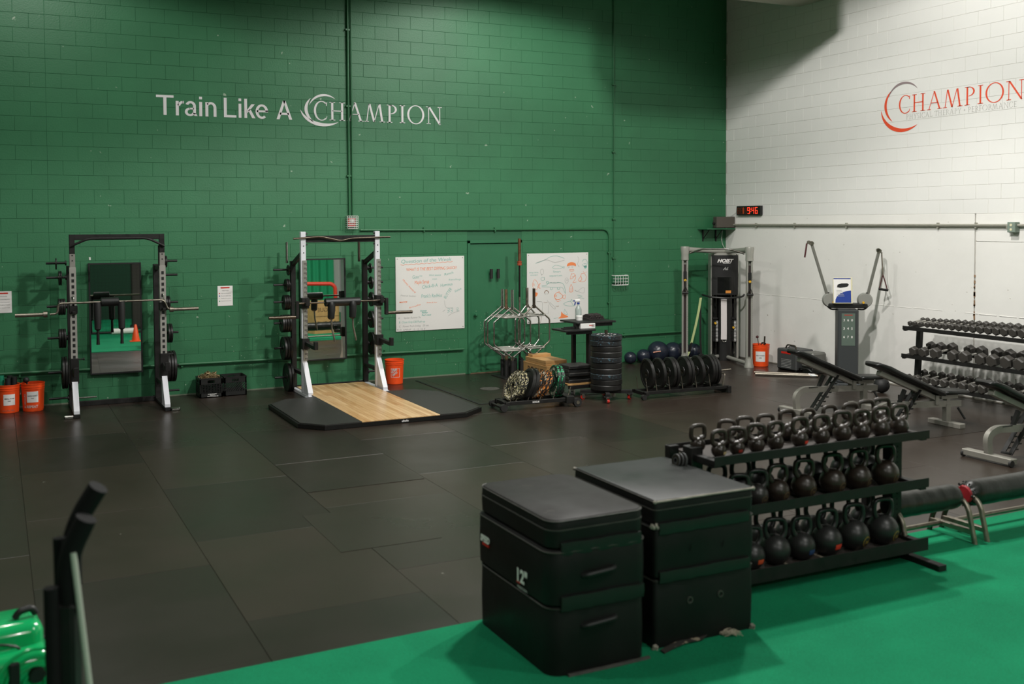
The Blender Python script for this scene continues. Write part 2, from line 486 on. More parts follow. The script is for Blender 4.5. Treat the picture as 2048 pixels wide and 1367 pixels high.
# --- green block wall
wb_ = B()
DX0, DX1, DZ = -5.41, -4.38, 2.25
wb_.box(-18, DX0, 0.0045, 0.3, -0.2, 7.3); wb_.box(DX1, 0.3, 0.0045, 0.3, -0.2, 7.3); wb_.box(DX0, DX1, 0.0045, 0.3, DZ, 7.3); wb_.box(DX0, DX1, 0.09, 0.3, -0.2, DZ)
WALLG = kind(wb_.build('wall_back', JOINT_G, None, False))
def block_verts(w_, h, d=0.012, c=0.0022, g=0.0012):
    x0_, x1_, z0_, z1_ = g, w_-g, g, h-g
    vs = [(x0_, d, z0_), (x1_, d, z0_), (x1_, d, z1_), (x0_, d, z1_), (x0_, c, z0_), (x1_, c, z0_), (x1_, c, z1_), (x0_, c, z1_),
          (x0_+c, 0, z0_+c), (x1_-c, 0, z0_+c), (x1_-c, 0, z1_-c), (x0_+c, 0, z1_-c)]
    fs = []
    for a in (0, 4):
        for i in range(4):
            j = (i+1) % 4; fs.append((a+i, a+j, a+4+j, a+4+i))
    fs.append((8, 9, 10, 11)); return vs, fs
def rows(x_start, x_end, even_phase, ctrl=None, c0=0, c1=36, door=None):
    out = []
    for k in range(c0, c1):
        ph = even_phase if k % 2 == 0 else even_phase+BW/2
        cuts = set(); n = math.ceil((x_start-ph)/BW)
        x = ph+n*BW
        while x < x_end-0.02: cuts.add(round(x, 4)); x += BW
        if ctrl: cuts |= set(ctrl)
        cuts |= {x_start, x_end}
        z = k*CO
        if door and z < door[2]-0.01: cuts |= {door[0], door[1]}
        cs = sorted(cuts)
        for a, b_ in zip(cs, cs[1:]):
            if b_-a < 0.03: continue
            if door and z < door[2]-0.01 and a > door[0]-0.01 and b_ < door[1]+0.01: continue
            h = CO
            out.append((a, b_, z, h))
    return out
CMX = {}
def block_mesh(w_, h, m_, nm):
    key = (round(w_, 3), round(h, 3), m_.name)
    if key not in CMX:
        vs, fs = block_verts(w_, h); me = bpy.data.meshes.new(nm); me.from_pydata(vs, [], fs); me.materials.append(m_); CMX[key] = me
    return CMX[key]
allb = rows(-18.0, 0.0, -6.3998, ctrl=[-11.886], door=(DX0, DX1, DZ))
# individually built: the nearest visible ones (left end of the wall seen by the camera)
cand = sorted([t for t in allb if -12.7 < t[0] and t[2] < 6.1], key=lambda t: t[0])
solo = set(cand[:298])
rest = B()
rj = random.Random(5)
for t in allb:
    a, b_, z, h = t
    dy = rj.uniform(-0.0012, 0.0012)
    if t in solo:
        inst('block', block_mesh(b_-a, h, GREEN, 'block'), WALLG, (a, dy, z))
    else:
        vs, fs = block_verts(b_-a, h)
        rest.at(Matrix.Translation((a, dy, z))).add(vs, fs)
rest.at(); kind(rest.build('blocks', GREEN, WALLG, False), 'stuff')
# --- white wall: concrete below z=2.64, blocks above
wr = B().box(0.0045, 0.3, -27, 0.012, 2.64, 7.3); wr.box(0.03, 0.3, -27, 0.012, -0.2, 2.64)
WALLW = kind(wr.build('wall_right', JOINT_W, None, False))
RW = Matrix(((0, 1, 0, 0), (-1, 0, 0, 0), (0, 0, 1, 0), (0, 0, 0, 1)))   # local x -> -y world, local y(depth) -> +x
allw = rows(0.0, 27.0, 0.2327, c0=13, c1=36)
candw = sorted([t for t in allw if t[0] < 6.6 and t[2] < 6.3], key=lambda t: -t[0])
solow = set(candw[:298]); rest = B()
for t in allw:
    a, b_, z, h = t; dx = rj.uniform(-0.001, 0.001)
    if t in solow:
        inst('block', block_mesh(b_-a, h, WHITE_B, 'block'), WALLW, (dx, -a, z), rot=(0, 0, -pi/2))
    else:
        vs, fs = block_verts(b_-a, h)
        rest.at(Matrix.Translation((dx, -a, z)) @ Matrix.Rotation(-pi/2, 4, 'Z')).add(vs, fs)
rest.at(); kind(rest.build('blocks', WHITE_B, WALLW, False), 'stuff')
for (ya, yb, za, zb, xx) in ((-5.505, 0.0, 0.0, 2.64, 0.0), (-27, -5.525, 0.0, 2.243, 0.003), (-27, -5.525, 2.247, 2.64, -0.001)):
    B().box(xx, 0.05, ya, yb, za, zb, 0.004).build('concrete_panel', WHITE_C, WALLW, False)
b = B(); rz_ = random.Random(6); y = -.7
while y > -6.9:
    L = rz_.uniform(.12, .4); z = 1.222+rz_.uniform(-.004, .004)
    if not (-5.56 < y-L < -5.3): b.box(-.0035, .01, y-L, y, z-.006, z+.004, .002)
    y -= L+rz_.uniform(.0, .05)
kind(b.build('trowel_ridge', WHITE_C, WALLW, False), 'stuff')
b = B()
for k in range(70):
    y, z = rz_.uniform(-6.8, -.6), rz_.uniform(.1, 2.6); a = rz_.uniform(.006, .02); b.box(-.002, .006, y, y+a, z, z+a*rz_.uniform(.3, 1), .001)
kind(b.build('surface_nick', mat('nick_white', '#C4C0B8', .8), WALLW, False), 'stuff')
# rust in the vertical crack
b = B(); rq = random.Random(9)
for i in range(26):
    z = 0.95+rq.random()*0.9; b.box(-0.001, 0.012, -5.53+rq.uniform(-.004, .004), -5.505+rq.uniform(-.004, .006), z, z+rq.uniform(.01, .05))
kind(b.build('rust_stain', RUST, WALLW, False), 'stuff')
b = B().box(-0.008, 0.01, -27, -0.0, 0.0, 0.018); kind(b.build('baseboard_right', mat('dirty_sealant', '#8C877C', 0.8), None, False))
b = B().box(-18, DX0-0.05, -0.008, 0.01, 0.0, 0.02); kind(b.build('baseboard_back', mat('sealant_dull', '#6E7A66', 0.8), None, False))
# --- lowered ceiling duct near the corner
b = B().box(-1.9, -0.005, -3.2, -1.95, 6.22, 7.2, 0.004)
b.box(-1.9, -0.02, -1.955, -1.945, 6.24, 6.27)
tag(b.build('ceiling_duct', DUCT, None, False), 'boxed pale duct crossing under the ceiling at the room corner', 'duct')
b = B().box(-3.6, -1.6, -4.34, -3.4, 6.19, 7.19, 0.01)  # box added out of view to cast the shadow near the corner
tag(b.build('shadow_box', DUCT, None, False), 'added unseen box above the frame that shades the top of the white wall', 'heater')
# sprinkler hanging by the corner
t = thing('sprinkler', 'small brass sprinkler head hanging at the top near the corner', 'sprinkler', (-0.75, -1.2, 6.50))
B().cyl((0, 0, 0), (0, 0, 0.75), 0.012, 8).build('pipe', STEEL, t); B().lathe([(0.0, -0.06), (0.03, -0.06), (0.03, -0.05), (0.012, -0.045), (0.015, 0.0), (0.02, 0.02), (0.0, 0.02)], 10).build('head', STEEL, t)
# --- door in the green wall
d = thing('door_1', '', '', (0, 0, 0)); del d['label']; del d['category']; kind(d)
b = B(); b.box(DX0, DX0+0.05, -0.02, 0.09, 0, 2.25, 0.004); b.box(DX1-0.05, DX1, -0.02, 0.09, 0, 2.25, 0.004); b.box(DX0, DX1, -0.02, 0.09, 2.2, 2.25, 0.004)
b.box(DX0+0.05, DX0+0.065, 0.02, 0.05, 0, 2.2); b.box(DX1-0.065, DX1-0.05, 0.02, 0.05, 0, 2.2)
b.build('door_frame', GREEN_S, d, False)
pn = B().box(DX0+0.056, DX1-0.056, 0.012, 0.055, 0.012, 2.19, 0.003).build('door_panel', GREEN_S, d, False)
B().lathe([(0.0, -0.075), (0.02, -0.075), (0.03, -0.06), (0.03, -0.045), (0.012, -0.03), (0.012, 0.0), (0.035, 0.0), (0.035, 0.008), (0.0, 0.008)], 16, (-5.27, 0.005, 1.0), 'y').build('door_knob', GREEN_S, d)
for z in (0.3, 1.25, 1.95):
    B().cyl((DX1-0.055, -0.004, z), (DX1-0.055, -0.004, z+0.12), 0.01, 8).build('hinge', GREEN_S, d)
B().box(DX0+0.03, DX1-0.03, -0.03, 0.05, 0.0, 0.012).build('threshold', mat('dull_threshold', '#6B5B45', 0.6), d, False)
# chipped paint on the wall and door: tiny raised flakes
chips = B(); rc = random.Random(21)
for (cx, cz, sx, sz, n, dy) in ((-11.37+0.0, 2.06, .004, .01, 3, 0), (-5.1, 0.75, .06, .18, 34, -0.012+.024), (-9.0, .4, .25, .18, 26, 0), (-6.4, .75, .35, .25, 30, 0), (-3.9, .7, .3, .2, 22, 0), (-8.0, 1.0, 1.8, .25, 40, 0), (-1.9, 1.85, .4, .1, 8, 0), (-5.9, .45, .35, .2, 20, 0), (-11.0, .5, 1.0, .2, 20, 0)):
    for i in range(n):
        x = rc.gauss(cx, sx); z = max(0.03, rc.gauss(cz, sz)); a = rc.uniform(.004, .013); q = rc.uniform(.003, .01)
        if DX0-0.02 < x < DX1+0.02 and cx != -5.1: continue
        y = 0.0115 if cx == -5.1 else -0.0005
        chips.box(x, x+q, y-0.0012, y+0.001, z, z+a)
kind(chips.build('paint_chips', mat('chipped_paint', '#9DB097', 0.8), WALLG, False), 'stuff')
tag(B().box(-11.36, -11.34, -0.004, -0.0013, 2.045, 2.085, 0.001).build('wall_patch', PAPER, None, False), 'tiny white fleck stuck on the green wall above the left mirror', 'patch')
# --- conduits (each a pipe of its own)
def pipe(name, pts, r, m_, label, clamps=(), fillet=0.12):
    t = thing(name, label, 'pipe')
    B().tube(pts, r, 10, fillet=fillet).build('tube', m_, t)
    for c in clamps:
        p = Vector(c[:3]); ax = c[3]
        b = B()
        if ax == 'x': b.box(p.x-.012, p.x+.012, p.y-.02, p.y+.02, p.z-.035, p.z+.035)
        elif ax == 'z': b.box(p.x-.035, p.x+.035, p.y-.02, p.y+.02, p.z-.012, p.z+.012)
        else: b.box(p.x-.015, p.x+.02, p.y-.012, p.y+.012, p.z-.045, p.z+.035)
        b.build('clamp', m_, t, False)
    return t
pipe('conduit', [(-7.475, -.028, 7.2), (-7.475, -.028, 2.66)], .016, GREEN_P, 'left of two green conduits running up from the red strobe', [(-7.475, -.02, z, 'z') for z in (3.3, 4.4, 5.6)])
pipe('conduit', [(-7.42, -.028, 7.2), (-7.42, -.028, 2.66)], .012, GREEN_P, 'right of two green conduits running up from the red strobe')
pipe('conduit', [(-2.52, -.024, 7.2), (-2.52, -.024, 1.62)], .010, GREEN_P, 'thin green conduit dropping from the ceiling to the white wire cage', [(-2.52, -.02, z, 'z') for z in (1.9, 2.6, 3.8, 5)])
pipe('conduit', [(-7.3, -.030, 2.44), (-2.62, -.026, 2.42), (-2.62, -.026, 0.03)], .016, GREEN_P, 'green conduit running over the door and bending down to the floor', [(-6.2, -.02, 2.44, 'x'), (-4.9, -.02, 2.43, 'x'), (-2.62, -.02, 1.1, 'z'), (-2.62, -.02, 2.0, 'z')], .16)
pipe('conduit', [(-13.5, -.035, .50), (-5.5, -.035, .43)], .02, GREEN_P, 'long low green pipe along the foot of the green wall left of the door', [(x, -.02, .46, 'x') for x in (-12.3, -10.1, -8.8, -6.9)], 0)
pipe('conduit', [(-2.55, -.035, .50), (-0.9, -.035, .50)], .02, GREEN_P, 'short low green pipe behind the exercise balls', [(-2.3, -.02, .5, 'x')], 0)
pipe('conduit', [(-.04, -.02, 2.48), (-.04, -6.1, 2.475)], .019, GALV, 'painted conduit running along the white wall under the clock', [(-.03, y, 2.48, 'y') for y in (-.9, -1.9, -3.1, -4.9, -5.55)], 0)
pipe('conduit', [(-.04, -6.22, 2.475), (-.04, -12, 2.475)], .019, GALV, 'painted conduit continuing right of the outlet box', (), 0)
# outlet box on the white wall
t = thing('outlet_box', 'grey metal outlet box on the conduit at the right edge', 'outlet', (-.05, -6.16, 2.45))
B().box(-.05, .05, -.06, .06, -.07, .07, .006).build('box', mat('grey_box', '#7E8C80', 0.5), t, False)
for z in (-.03, .03): B().lathe([(0, -.054), (.018, -.054), (.018, -.05), (0, -.05)], 12, (0, 0, z), 'x').build('socket', CREAM, t)
B().box(-.045, .05, .06, .085, -.03, .03, .005).build('connector', GALV, t, False)
# horn strobe in wire guard
def wire_cage(w_, h, d, nx, nz, r=.004):
    b = B()
    for i in range(nx+1):
        x = -w_/2+w_*i/nx; b.tube([(x, 0, -h/2), (x, -d, -h/2), (x, -d, h/2), (x, 0, h/2)], r, 5, fillet=.015, seg=3)
    for i in range(nz+1):
        z = -h/2+h*i/nz; b.tube([(-w_/2, 0, z), (-w_/2, -d, z), (w_/2, -d, z), (w_/2, 0, z)], r, 5, fillet=.015, seg=3)
    return b
t = thing('fire_strobe', 'red fire alarm strobe in a white wire guard above the white rack', 'alarm', (-7.445, 0, 2.565))
B().box(-.06, .06, -.055, 0, -.07, .07, .006).build('housing', RED, t, False)
B().box(-.03, .04, -.075, -.055, -.01, .055, .006).build('lens', WPL, t, False)
wire_cage(.17, .2, .11, 5, 6).build('wire_guard', WPL, t)
t = thing('emergency_light', 'white wire cage over a small fitting on the green wall right of the boards', 'light', (-2.42, 0, 1.5))
B().box(-.14, .12, -.05, 0, -.055, .055, .008).build('housing', GREEN_S, t, False)
wire_cage(.27, .17, .13, 5, 3, .004).build('wire_guard', WPL, t)
B().tube([(-.14, -.02, -.085), (-.14, -.135, -.085), (.14, -.135, -.085), (.14, -.02, -.085)], .008, 6, fillet=.03).build('guard_rim', WPL, t)
B().tube([(-.14, -.02, .085), (-.14, -.135, .085), (.14, -.135, .085), (.14, -.02, .085)], .008, 6, fillet=.03).build('guard_rim', WPL, t)
# ================================================================== WALL ITEMS
# --- mirrors (leaning: bottom stands off the wall)
def wall_mirror(xa, xb, label, yaw=0.0):
    w_, h = xb-xa, 1.60
    t = thing('wall_mirror', label, 'mirror', ((xa+xb)/2, -0.062, 0.40), rot=(-radians(1.25), 0, yaw))
    b = B(); f = .022
    b.box(-w_/2, -w_/2+f, -.02, .012, 0, h, .002); b.box(w_/2-f, w_/2, -.02, .012, 0, h, .002)
    b.box(-w_/2+f, w_/2-f, -.02, .012, 0, f, .002); b.box(-w_/2+f, w_/2-f, -.02, .012, h-f, h, .002)
    b.box(-w_/2+.01, w_/2-.01, .004, .01, .01, h-.01)
    b.build('frame', BLACK2, t, False)
    B().box(-w_/2+f, w_/2-f, -.006, .002, f, h-f).build('glass', MIRROR, t, False)
    return t
wall_mirror(-11.38, -10.66, 'tall black-framed mirror on the wall behind the grey rack', -radians(2.0))
wall_mirror(-8.30, -7.555, 'tall black-framed mirror on the wall behind the white rack')

# --- weight plates lying on pegs (axis along x)
PLM = {}
def plate_mesh(d, t_, m_, hole=.026, nm='plate_body'):
    k = (d, t_, m_.name)
    if k in PLM: return PLM[k]
    r = d/2
    prof = [(hole, 0), (r*.32, 0), (r*.34, t_*.18), (r*.80, t_*.18), (r*.84, 0), (r*.97, 0), (r, t_*.12), (r, t_*.88), (r*.97, t_), (r*.84, t_), (r*.80, t_*.82), (r*.34, t_*.82), (r*.32, t_), (hole, t_)]
    b = B(); rings = []; n = 36
    for rr_, h in prof: rings.append([(h-t_/2, rr_*cos(2*pi*i/n), rr_*sin(2*pi*i/n)) for i in range(n)])
    b.ring(rings, False, True); o = b.build(nm, m_, None, True, .5); me = o.data; bpy.data.objects.remove(o)
    hb = B(); rings = []
    for rr_, h in ((hole, -.001), (hole+.013, -.001), (hole+.013, t_+.001), (hole, t_+.001)): rings.append([(h-t_/2, rr_*cos(2*pi*i/16), rr_*sin(2*pi*i/16)) for i in range(16)])
    hb.ring(rings, False, True); o = hb.build('hub', DSTEEL, None, True, .5); hm = o.data; bpy.data.objects.remove(o)
    PLM[k] = (me, hm); return PLM[k]
def plate(d, t_, loc, label, m_=PLATE, group=None, rot=(0, 0, 0), kindname='weight_plate'):
    me, hm = plate_mesh(d, t_, m_)
    t = thing(kindname, label, 'weight plate', loc, group=group, rot=rot)
    inst('disc', me, t); inst('hub', hm, t)
    return t

# --- rack
def rack(name, label, xl, xr, steel, upper, slots, holes_z):
    t = thing(name, label, 'rack', ((xl+xr)/2, -.9, 0)); cx = (xl+xr)/2; hw = (xr-xl)/2
    for s in (-1, 1):
        x = s*hw
        if upper:
            B().box(x-.036, x+.036, -.036, .036, .06, 2.16, .004).build('upright', steel, t, False)
            B().box(x-.034, x+.034, -.034, .034, 2.16, 2.42, .003).build('upright_extension', BLACK, t, False)
            sl = B().box(x-.042, x+.042, -.046, -.036, .36, 1.98, .002).build('slotted_plate', slots, t, False)
            hb = B()
            for i in range(20): z = 1.88-i*.079; hb.box(x-.017, x+.017, -.0475, -.045, z-.022, z+.022)
            for z in (2.07, 2.13-.02+.03): hb.cyl((x, -.038, z), (x, -.034, z), .010, 10)
            kind(hb.build('hole', BLACK2, sl, False), 'stuff')
        else:
            B().box(x-.045, x+.03, -.036, .036, .06, 2.43, .004).build('upright', steel, t, False)
            xa = x+.004
            sl = B().box(xa-.03, xa+.034, -.050, -.036, .53, 2.01, .002).build('slotted_plate', slots, t, False)
            hb = B()
            for i in range(21): z = 1.96-i*.07; hb.box(xa-.012, xa+.036, -.0515, -.0495, z-.012, z+.014); hb.box(xa+.018, xa+.036, -.0518, -.0496, z-.03, z)
            kind(hb.build('hole', mat('slot_shadow', '#5E5B55', .6), sl, False), 'stuff')
            bb = B()
            for z in (2.12, 2.22): bb.cyl((x-.005, -.039, z), (x-.005, -.034, z), .009, 10)
            kind(bb.build('hole', BLACK2, t, False), 'stuff')
        # gusset and foot
        g = B().at(Matrix.Translation((x, 0, 0)) @ Matrix(((0, 0, 1, 0), (1, 0, 0, 0), (0, 1, 0, 0), (0, 0, 0, 1))))
        g.prism([(-.036, .50), (-.075, .44), (-.31, .09), (-.31, .05), (-.0, .05), (-.0, .50)], -.036, .036)
        g.at().build('gusset', WHITE_ST, t, False)
        B().box(x-.04, x+.04, -.34, .80, 0, .05, .005).build('foot', BLACK if upper else steel, t, False)
        if upper:
            sb = B(); a = (x-.16, x-.04) if s < 0 else (x+.04, x+.16)
            for k in range(4): sb.box(a[0], a[1], -.37+k*.025, -.355+k*.025, .005, .035, .002)
            sb.box(a[0], a[0]+.01, -.37, -.28, .004, .037); sb.box(a[1]-.01, a[1], -.37, -.28, .004, .037)
            sb.build('toe_step', CHROME, t, False)
        else:
            B().box(x-.06, x+.075, -.36, -.20, 0, .03, .004).build('foot_plate', steel, t, False)
        # rear post, links
        B().box(x-.04, x+.036, .56, .636, .03, 1.98, .004).build('rear_post', BLACK, t, False)
        B().beam((x, .03, 2.12 if not upper else 1.95), (x, .6, 1.93), .05, .06).build('side_brace', BLACK, t, False)
        B().beam((x, .03, .32), (x, .6, .32), .05, .05).build('side_brace', BLACK, t, False)
        # storage pegs
        for z in holes_z:
            pg = B().cyl((x+s*.035, .60, z), (x+s*.30, .60, z), .0165, 12); pg.cyl((x+s*.036, .60, z), (x+s*.055, .60, z), .035, 12)
            pg.build('storage_peg', BLACK2, t)
    B().box(-hw, hw, .60, .64, .0, .07, .004).build('rear_beam', BLACK, t, False)
    return t, cx, hw
PZ1 = (2.02, 1.82, 1.42, .98, .50, .135)
r1, cx1, hw1 = rack('squat_rack', 'grey and black half rack with a slotted front standing by the left mirror', -11.645, -10.485, GREY, True, mat('grey_slotted', '#A3A09A', .4, metal=.2, var=.06), PZ1)
B().box(-hw1-.034, hw1+.034, -.03, .03, 2.345, 2.42, .004).build('crossmember', BLACK, r1, False)
B().tube([(-hw1-.03, -.06, 2.26), (-hw1+.20, -.10, 2.365), (hw1-.20, -.10, 2.365), (hw1+.03, -.06, 2.25)], .016, 10, fillet=.08).build('pull_up_bar', BLACK, r1)
for sx in (-.22, .0, .22): B().cyl((sx, -.10, 2.365), (sx, -.03, 2.37), .012, 8).build('bar_bracket', BLACK, r1)
PZ2 = (1.85, 1.62, 1.36, 1.04, .66, .21)
r2, cx2, hw2 = rack('power_rack', 'white half rack with slotted zinc strips standing on the wooden platform', -8.475, -7.325, WHITE_ST, False, SLOT, PZ2)
B().box(-hw2, hw2, -.02, .02, 2.27, 2.37, .004).build('crossmember', BLACK, r2, False)
bb = B()
for s in (-1, 1):
    for z in (2.24, 2.30, 2.36, 2.4): bb.cyl((s*(hw2-.045), -.02, z), (s*(hw2-.025), -.02, z), .012, 8); bb.cyl((s*(hw2-.045)-s*.02, 0, z), (s*(hw2-.03), 0, z), .009, 8)
kind(bb.build('bolt', BLACK2, r2), 'stuff')
for s in (-1, 1):
    B().tube([(s*hw2-.09, .6, 1.95), (s*hw2-.09, .6, 2.27)], .02, 10).build('bar_holder', CHROME if s < 0 else DSTEEL, r2)
    x = s*hw2
    for z, zz in ((1.40, 0), ):
        b = B().box(x-.05, x+.06, -.075, .045, z-.10, z+.06, .006); b.box(x-.02, x+.04, -.17, -.07, z-.05, z-.02, .004); b.box(x-.02, x+.04, -.19, -.17, z-.05, z+.05, .004)
        b.build('bar_catch', BLACK, r2, False)
    b = B().box(x-.05, x+.065, -.07, .045, .70, .86, .006)
    b.beam((x+.02, -.06, .785), (x+.02, -.52, .765), .055, .055, .004); b.box(x-.008, x+.048, -.56, -.50, .74, .86, .006)
    b.build('spotter_arm', BLACK, r2, False)
for s in (-1, 1):
    x = s*hw1
    b = B().box(x-.052, x+.052, -.085, .045, 1.36, 1.47, .006); b.box(x-.02, x+.02, -.16, -.07, 1.37, 1.40, .003)
    b.build('bar_catch', BLACK, r1, False)
    B().tube([(x, -.055, 1.47), (x, -.10, 1.50), (x, -.10, 1.58), (x, -.06, 1.60)], .011, 8, fillet=.02).build('hook', CHROME, r1)
    b = B().box(x-.055, x+.055, -.07, .045, .42, .76, .006); b.beam((x, -.06, .60), (x+.0, -.34, .58), .06, .075, .004); b.box(x-.03, x+.03, -.36, -.32, .55, .67, .004)
    b.build('spotter_arm', BLACK, r1, False)
    B().tube([(x+.04, -.0, .74), (x+.12, -.0, .74)], .009, 8).build('locking_pin', BLACK, r1)
    B().lathe([(0, .115), (.02, .115), (.02, .13), (0, .13)], 10, (x, 0, .74), 'x').build('pin_knob', BLACK, r1)
B().box(hw1-.05, hw1-.037, -.01, .01, 1.95, 2.26).build('band_strap', BLACK2, r1, False)
B().cyl((-hw1+.04, .3, .17), (-hw1+.30, .3, .17), .012, 8).build('floor_pin', CHROME, r1)

names = {0: 'top', 1: 'second', 2: 'third', 3: 'fourth', 4: 'fifth', 5: 'lowest'}
def hang(xu, s, zs, table, rk):
    side = 'left' if s < 0 else 'right'
    for k, (d, t_, n, gap) in table.items():
        for i in range(n):
            x = xu+s*(.062+gap+t_*(i+.5)+i*.002)
            if n == 1: w_ = ''
            elif n == 2: w_ = ('inner ', 'outer ')[i]
            else: w_ = ('innermost ', 'second ', 'third ', 'outermost ')[i if i < n-1 else 3]
            plate(d, t_-.002, (x, -.30, zs[k]-.009), '%sblack plate on the %s left-hand peg of the %s rack' % (w_, names[k], rk) if s < 0 else
                  '%sblack plate on the %s right-hand peg of the %s rack' % (w_, names[k], rk), group='weight plates on the %s rack' % rk)
hang(-11.645, -1, PZ1, {0: (.16, .018, 1, .10), 1: (.20, .02, 2, .04), 2: (.23, .03, 3, .0), 3: (.27, .03, 3, .0), 4: (.45, .036, 2, -.01)}, 'grey')
hang(-10.485, 1, PZ1, {0: (.17, .022, 2, .045), 1: (.16, .018, 1, .02), 2: (.21, .03, 2, .06), 3: (.28, .032, 2, .08), 4: (.45, .04, 3, .06)}, 'grey')
hang(-8.475, -1, PZ2, {0: (.16, .02, 1, .0), 1: (.20, .028, 2, .0), 2: (.23, .03, 3, .0), 3: (.27, .034, 4, -.01), 4: (.36, .04, 3, -.01), 5: (.44, .042, 2, -.02)}, 'white')
hang(-7.325, 1, PZ2, {0: (.16, .02, 1, .02), 1: (.20, .024, 1, .03), 2: (.23, .03, 1, .03), 3: (.27, .03, 2, .02), 4: (.36, .03, 2, .02)}, 'white')

# --- safety squat bars
t = thing('safety_squat_bar', 'silver cambered bar with a short black neck pad resting on the grey rack', 'barbell', (-11.2, -1.02, 1.51))
B().tube([(-.74, 0, -.14), (-.645, 0, -.135), (-.64, 0, 0), (.715, 0, 0), (.765, 0, -.12), (.80, 0, -.135), (.86, 0, -.135)], .014, 10, fillet=.05).build('shaft', STEEL, t)
for a, b_ in ((-.80, -1.16), (.82, 1.18)):
    b = B().cyl((a, 0, -.137), (b_, 0, -.137), .024, 14); c0 = a-.02 if a < 0 else a-.03
    b.cyl((c0, 0, -.137), (c0+.05, 0, -.137), .038, 14); b.build('sleeve', STEEL, t)
B().tube([(-.11, 0, 0), (-.10, 0, 0), (.12, 0, 0), (.13, 0, 0)], [.03, .06, .06, .03], 16).build('neck_pad', VINYL, t)
for x in (-.15, .155):
    B().tube([(x, -.03, 0), (x, -.035, -.10), (x, -.035, -.36), (x+.005, -.04, -.38)], [.045, .05, .042, .02], 12).build('handle_pad', FOAM, t)
    B().tube([(x, -.035, -.36), (x, -.03, -.52), (x, -.03, -.57)], [.018, .02, .024], 10).build('handle', BLACK, t)
t = thing('safety_squat_bar', 'black cambered bar with a long padded yoke resting on the white rack', 'barbell', (-7.92, -1.02, 1.385))
B().cyl((-.72, 0, 0), (.72, 0, 0), .013, 12).build('shaft', DSTEEL, t)
for s in (-1, 1):
    x = s*.69 + .0
    B().box(x-.025, x+.025, -.03, .03, -.22, .035, .006).build('drop_arm', BLACK, t, False)
    b = B().cyl((x, 0, -.195), (x+s*.42, 0, -.195), .024, 14); b.build('sleeve', DSTEEL, t)
B().tube([(-.275, 0, 0), (-.265, 0, 0), (.265, 0, 0), (.275, 0, 0)], [.045, .062, .062, .045], 16).build('yoke_pad', VINYL, t)
for x in (-.185, .145):
    B().tube([(x, -.04, 0), (x, -.05, -.05), (x-.01, -.05, -.23), (x-.01, -.05, -.25)], [.05, .058, .052, .03], 12).build('handle_pad', VINYL, t)
    B().tube([(x-.005, -.05, -.23), (x, -.05, -.38), (x+.035, -.06, -.54), (x+.04, -.06, -.58)], .014, 8, fillet=.03).build('handle', STEEL, t)
t = thing('curl_bar', 'dark cambered curl bar resting across the top of the white rack', 'barbell', (-7.9, -.965, 2.33))
B().tube([(-.74, 0, 0), (-.32, 0, .025), (-.18, 0, -.005), (-.02, 0, -.04), (.14, 0, -.005), (.28, 0, .0), (.76, 0, .01)], .014, 10, fillet=.05).build('shaft', DSTEEL, t)

# --- lifting platform
P = thing('lifting_platform', 'octagonal black rubber lifting platform with a pale wooden centre under the white rack', 'platform', (-7.92, -2.0, 0))
X0, X1, Y0, Y1 = -1.29, 1.25, -1.50, .62
out = [(X0, Y0+.30), (X0+.26, Y0), (X1-.36, Y0), (X1, Y0+.30), (X1, Y1-.36), (X1-.30, Y1), (X0+.30, Y1), (X0, Y1-.30)]
B().prism(out, .004, .056).build('base', mat('platform_steel_edge', '#1F1E1D', .35, metal=.4), P, False)
B().box(-.54, .52, Y1, 1.66, .004, .056).build('base_extension', MATS['platform_steel_edge'], P, False)
wl, wr = -.54, .52
lp = [(X0+.03, Y0+.31), (X0+.27, Y0+.03), (wl-.005, Y0+.03), (wl-.005, Y1-.03), (X0+.31, Y1-.03), (X0+.03, Y1-.31)]
B().prism(lp, .056, .066).build('rubber_pad', PADM, P, False)
rp = [(wr+.005, Y0+.03), (X1-.37, Y0+.03), (X1-.03, Y0+.31), (X1-.03, Y1-.37), (X1-.31, Y1-.03), (wr+.005, Y1-.03)]
B().prism(rp, .056, .066).build('rubber_pad', PADM, P, False)
YB = 1.64
n = 19; wd = (wr-wl)/n; yy = [Y0+.02, -.55, .42, Y1-.03]; pr = random.Random(4); pm = {}
for i in range(n):
    cuts = [Y0+.02, Y0+.02+pr.uniform(.5, 1.3), YB-.6-pr.uniform(0, .6), YB-.03]
    for a, b_ in zip(cuts, cuts[1:]):
        B().box(wl+i*wd+.0008, wl+(i+1)*wd-.0008, a+.0008, b_-.0008, .056, .0665, .0008).build('floorboard', MAPLE, P, False)
b = B().at(Matrix(((1, 0, 0, .08), (0, 0, -1, Y0-.0015), (0, 1, 0, .02), (0, 0, 0, 1)))); add_text(b, 'elitefts', -.10, 0, .035, bold=.001); b.at(); kind(b.build('edge_lettering', LETTER, P, False), 'stuff')

# --- whiteboards
def board(name, xa, xb, za, zb, label):
    t = thing(name, label, 'whiteboard', (xa, 0, za)); w_, h = xb-xa, zb-za
    B().box(0, w_, -.018, -.002, 0, h, .002).build('panel', WB, t, False)
    b = B()
    for x, z in ((.03, h-.03), (w_-.03, h-.03), (.03, .03), (w_-.03, .03)): b.lathe([(0, -.021), (.008, -.020), (.008, -.018), (0, -.018)], 10, (x, 0, z), 'y')
    kind(b.build('screw', STEEL, t), 'stuff'); return t, w_, h
FR = Matrix(((1, 0, 0, 0), (0, 0, -1, -.0185), (0, 1, 0, 0), (0, 0, 0, 1)))
t, W_, H_ = board('whiteboard', -6.70, -5.475, .78, 1.995, 'whiteboard left of the green door with handwriting headed question of the week')
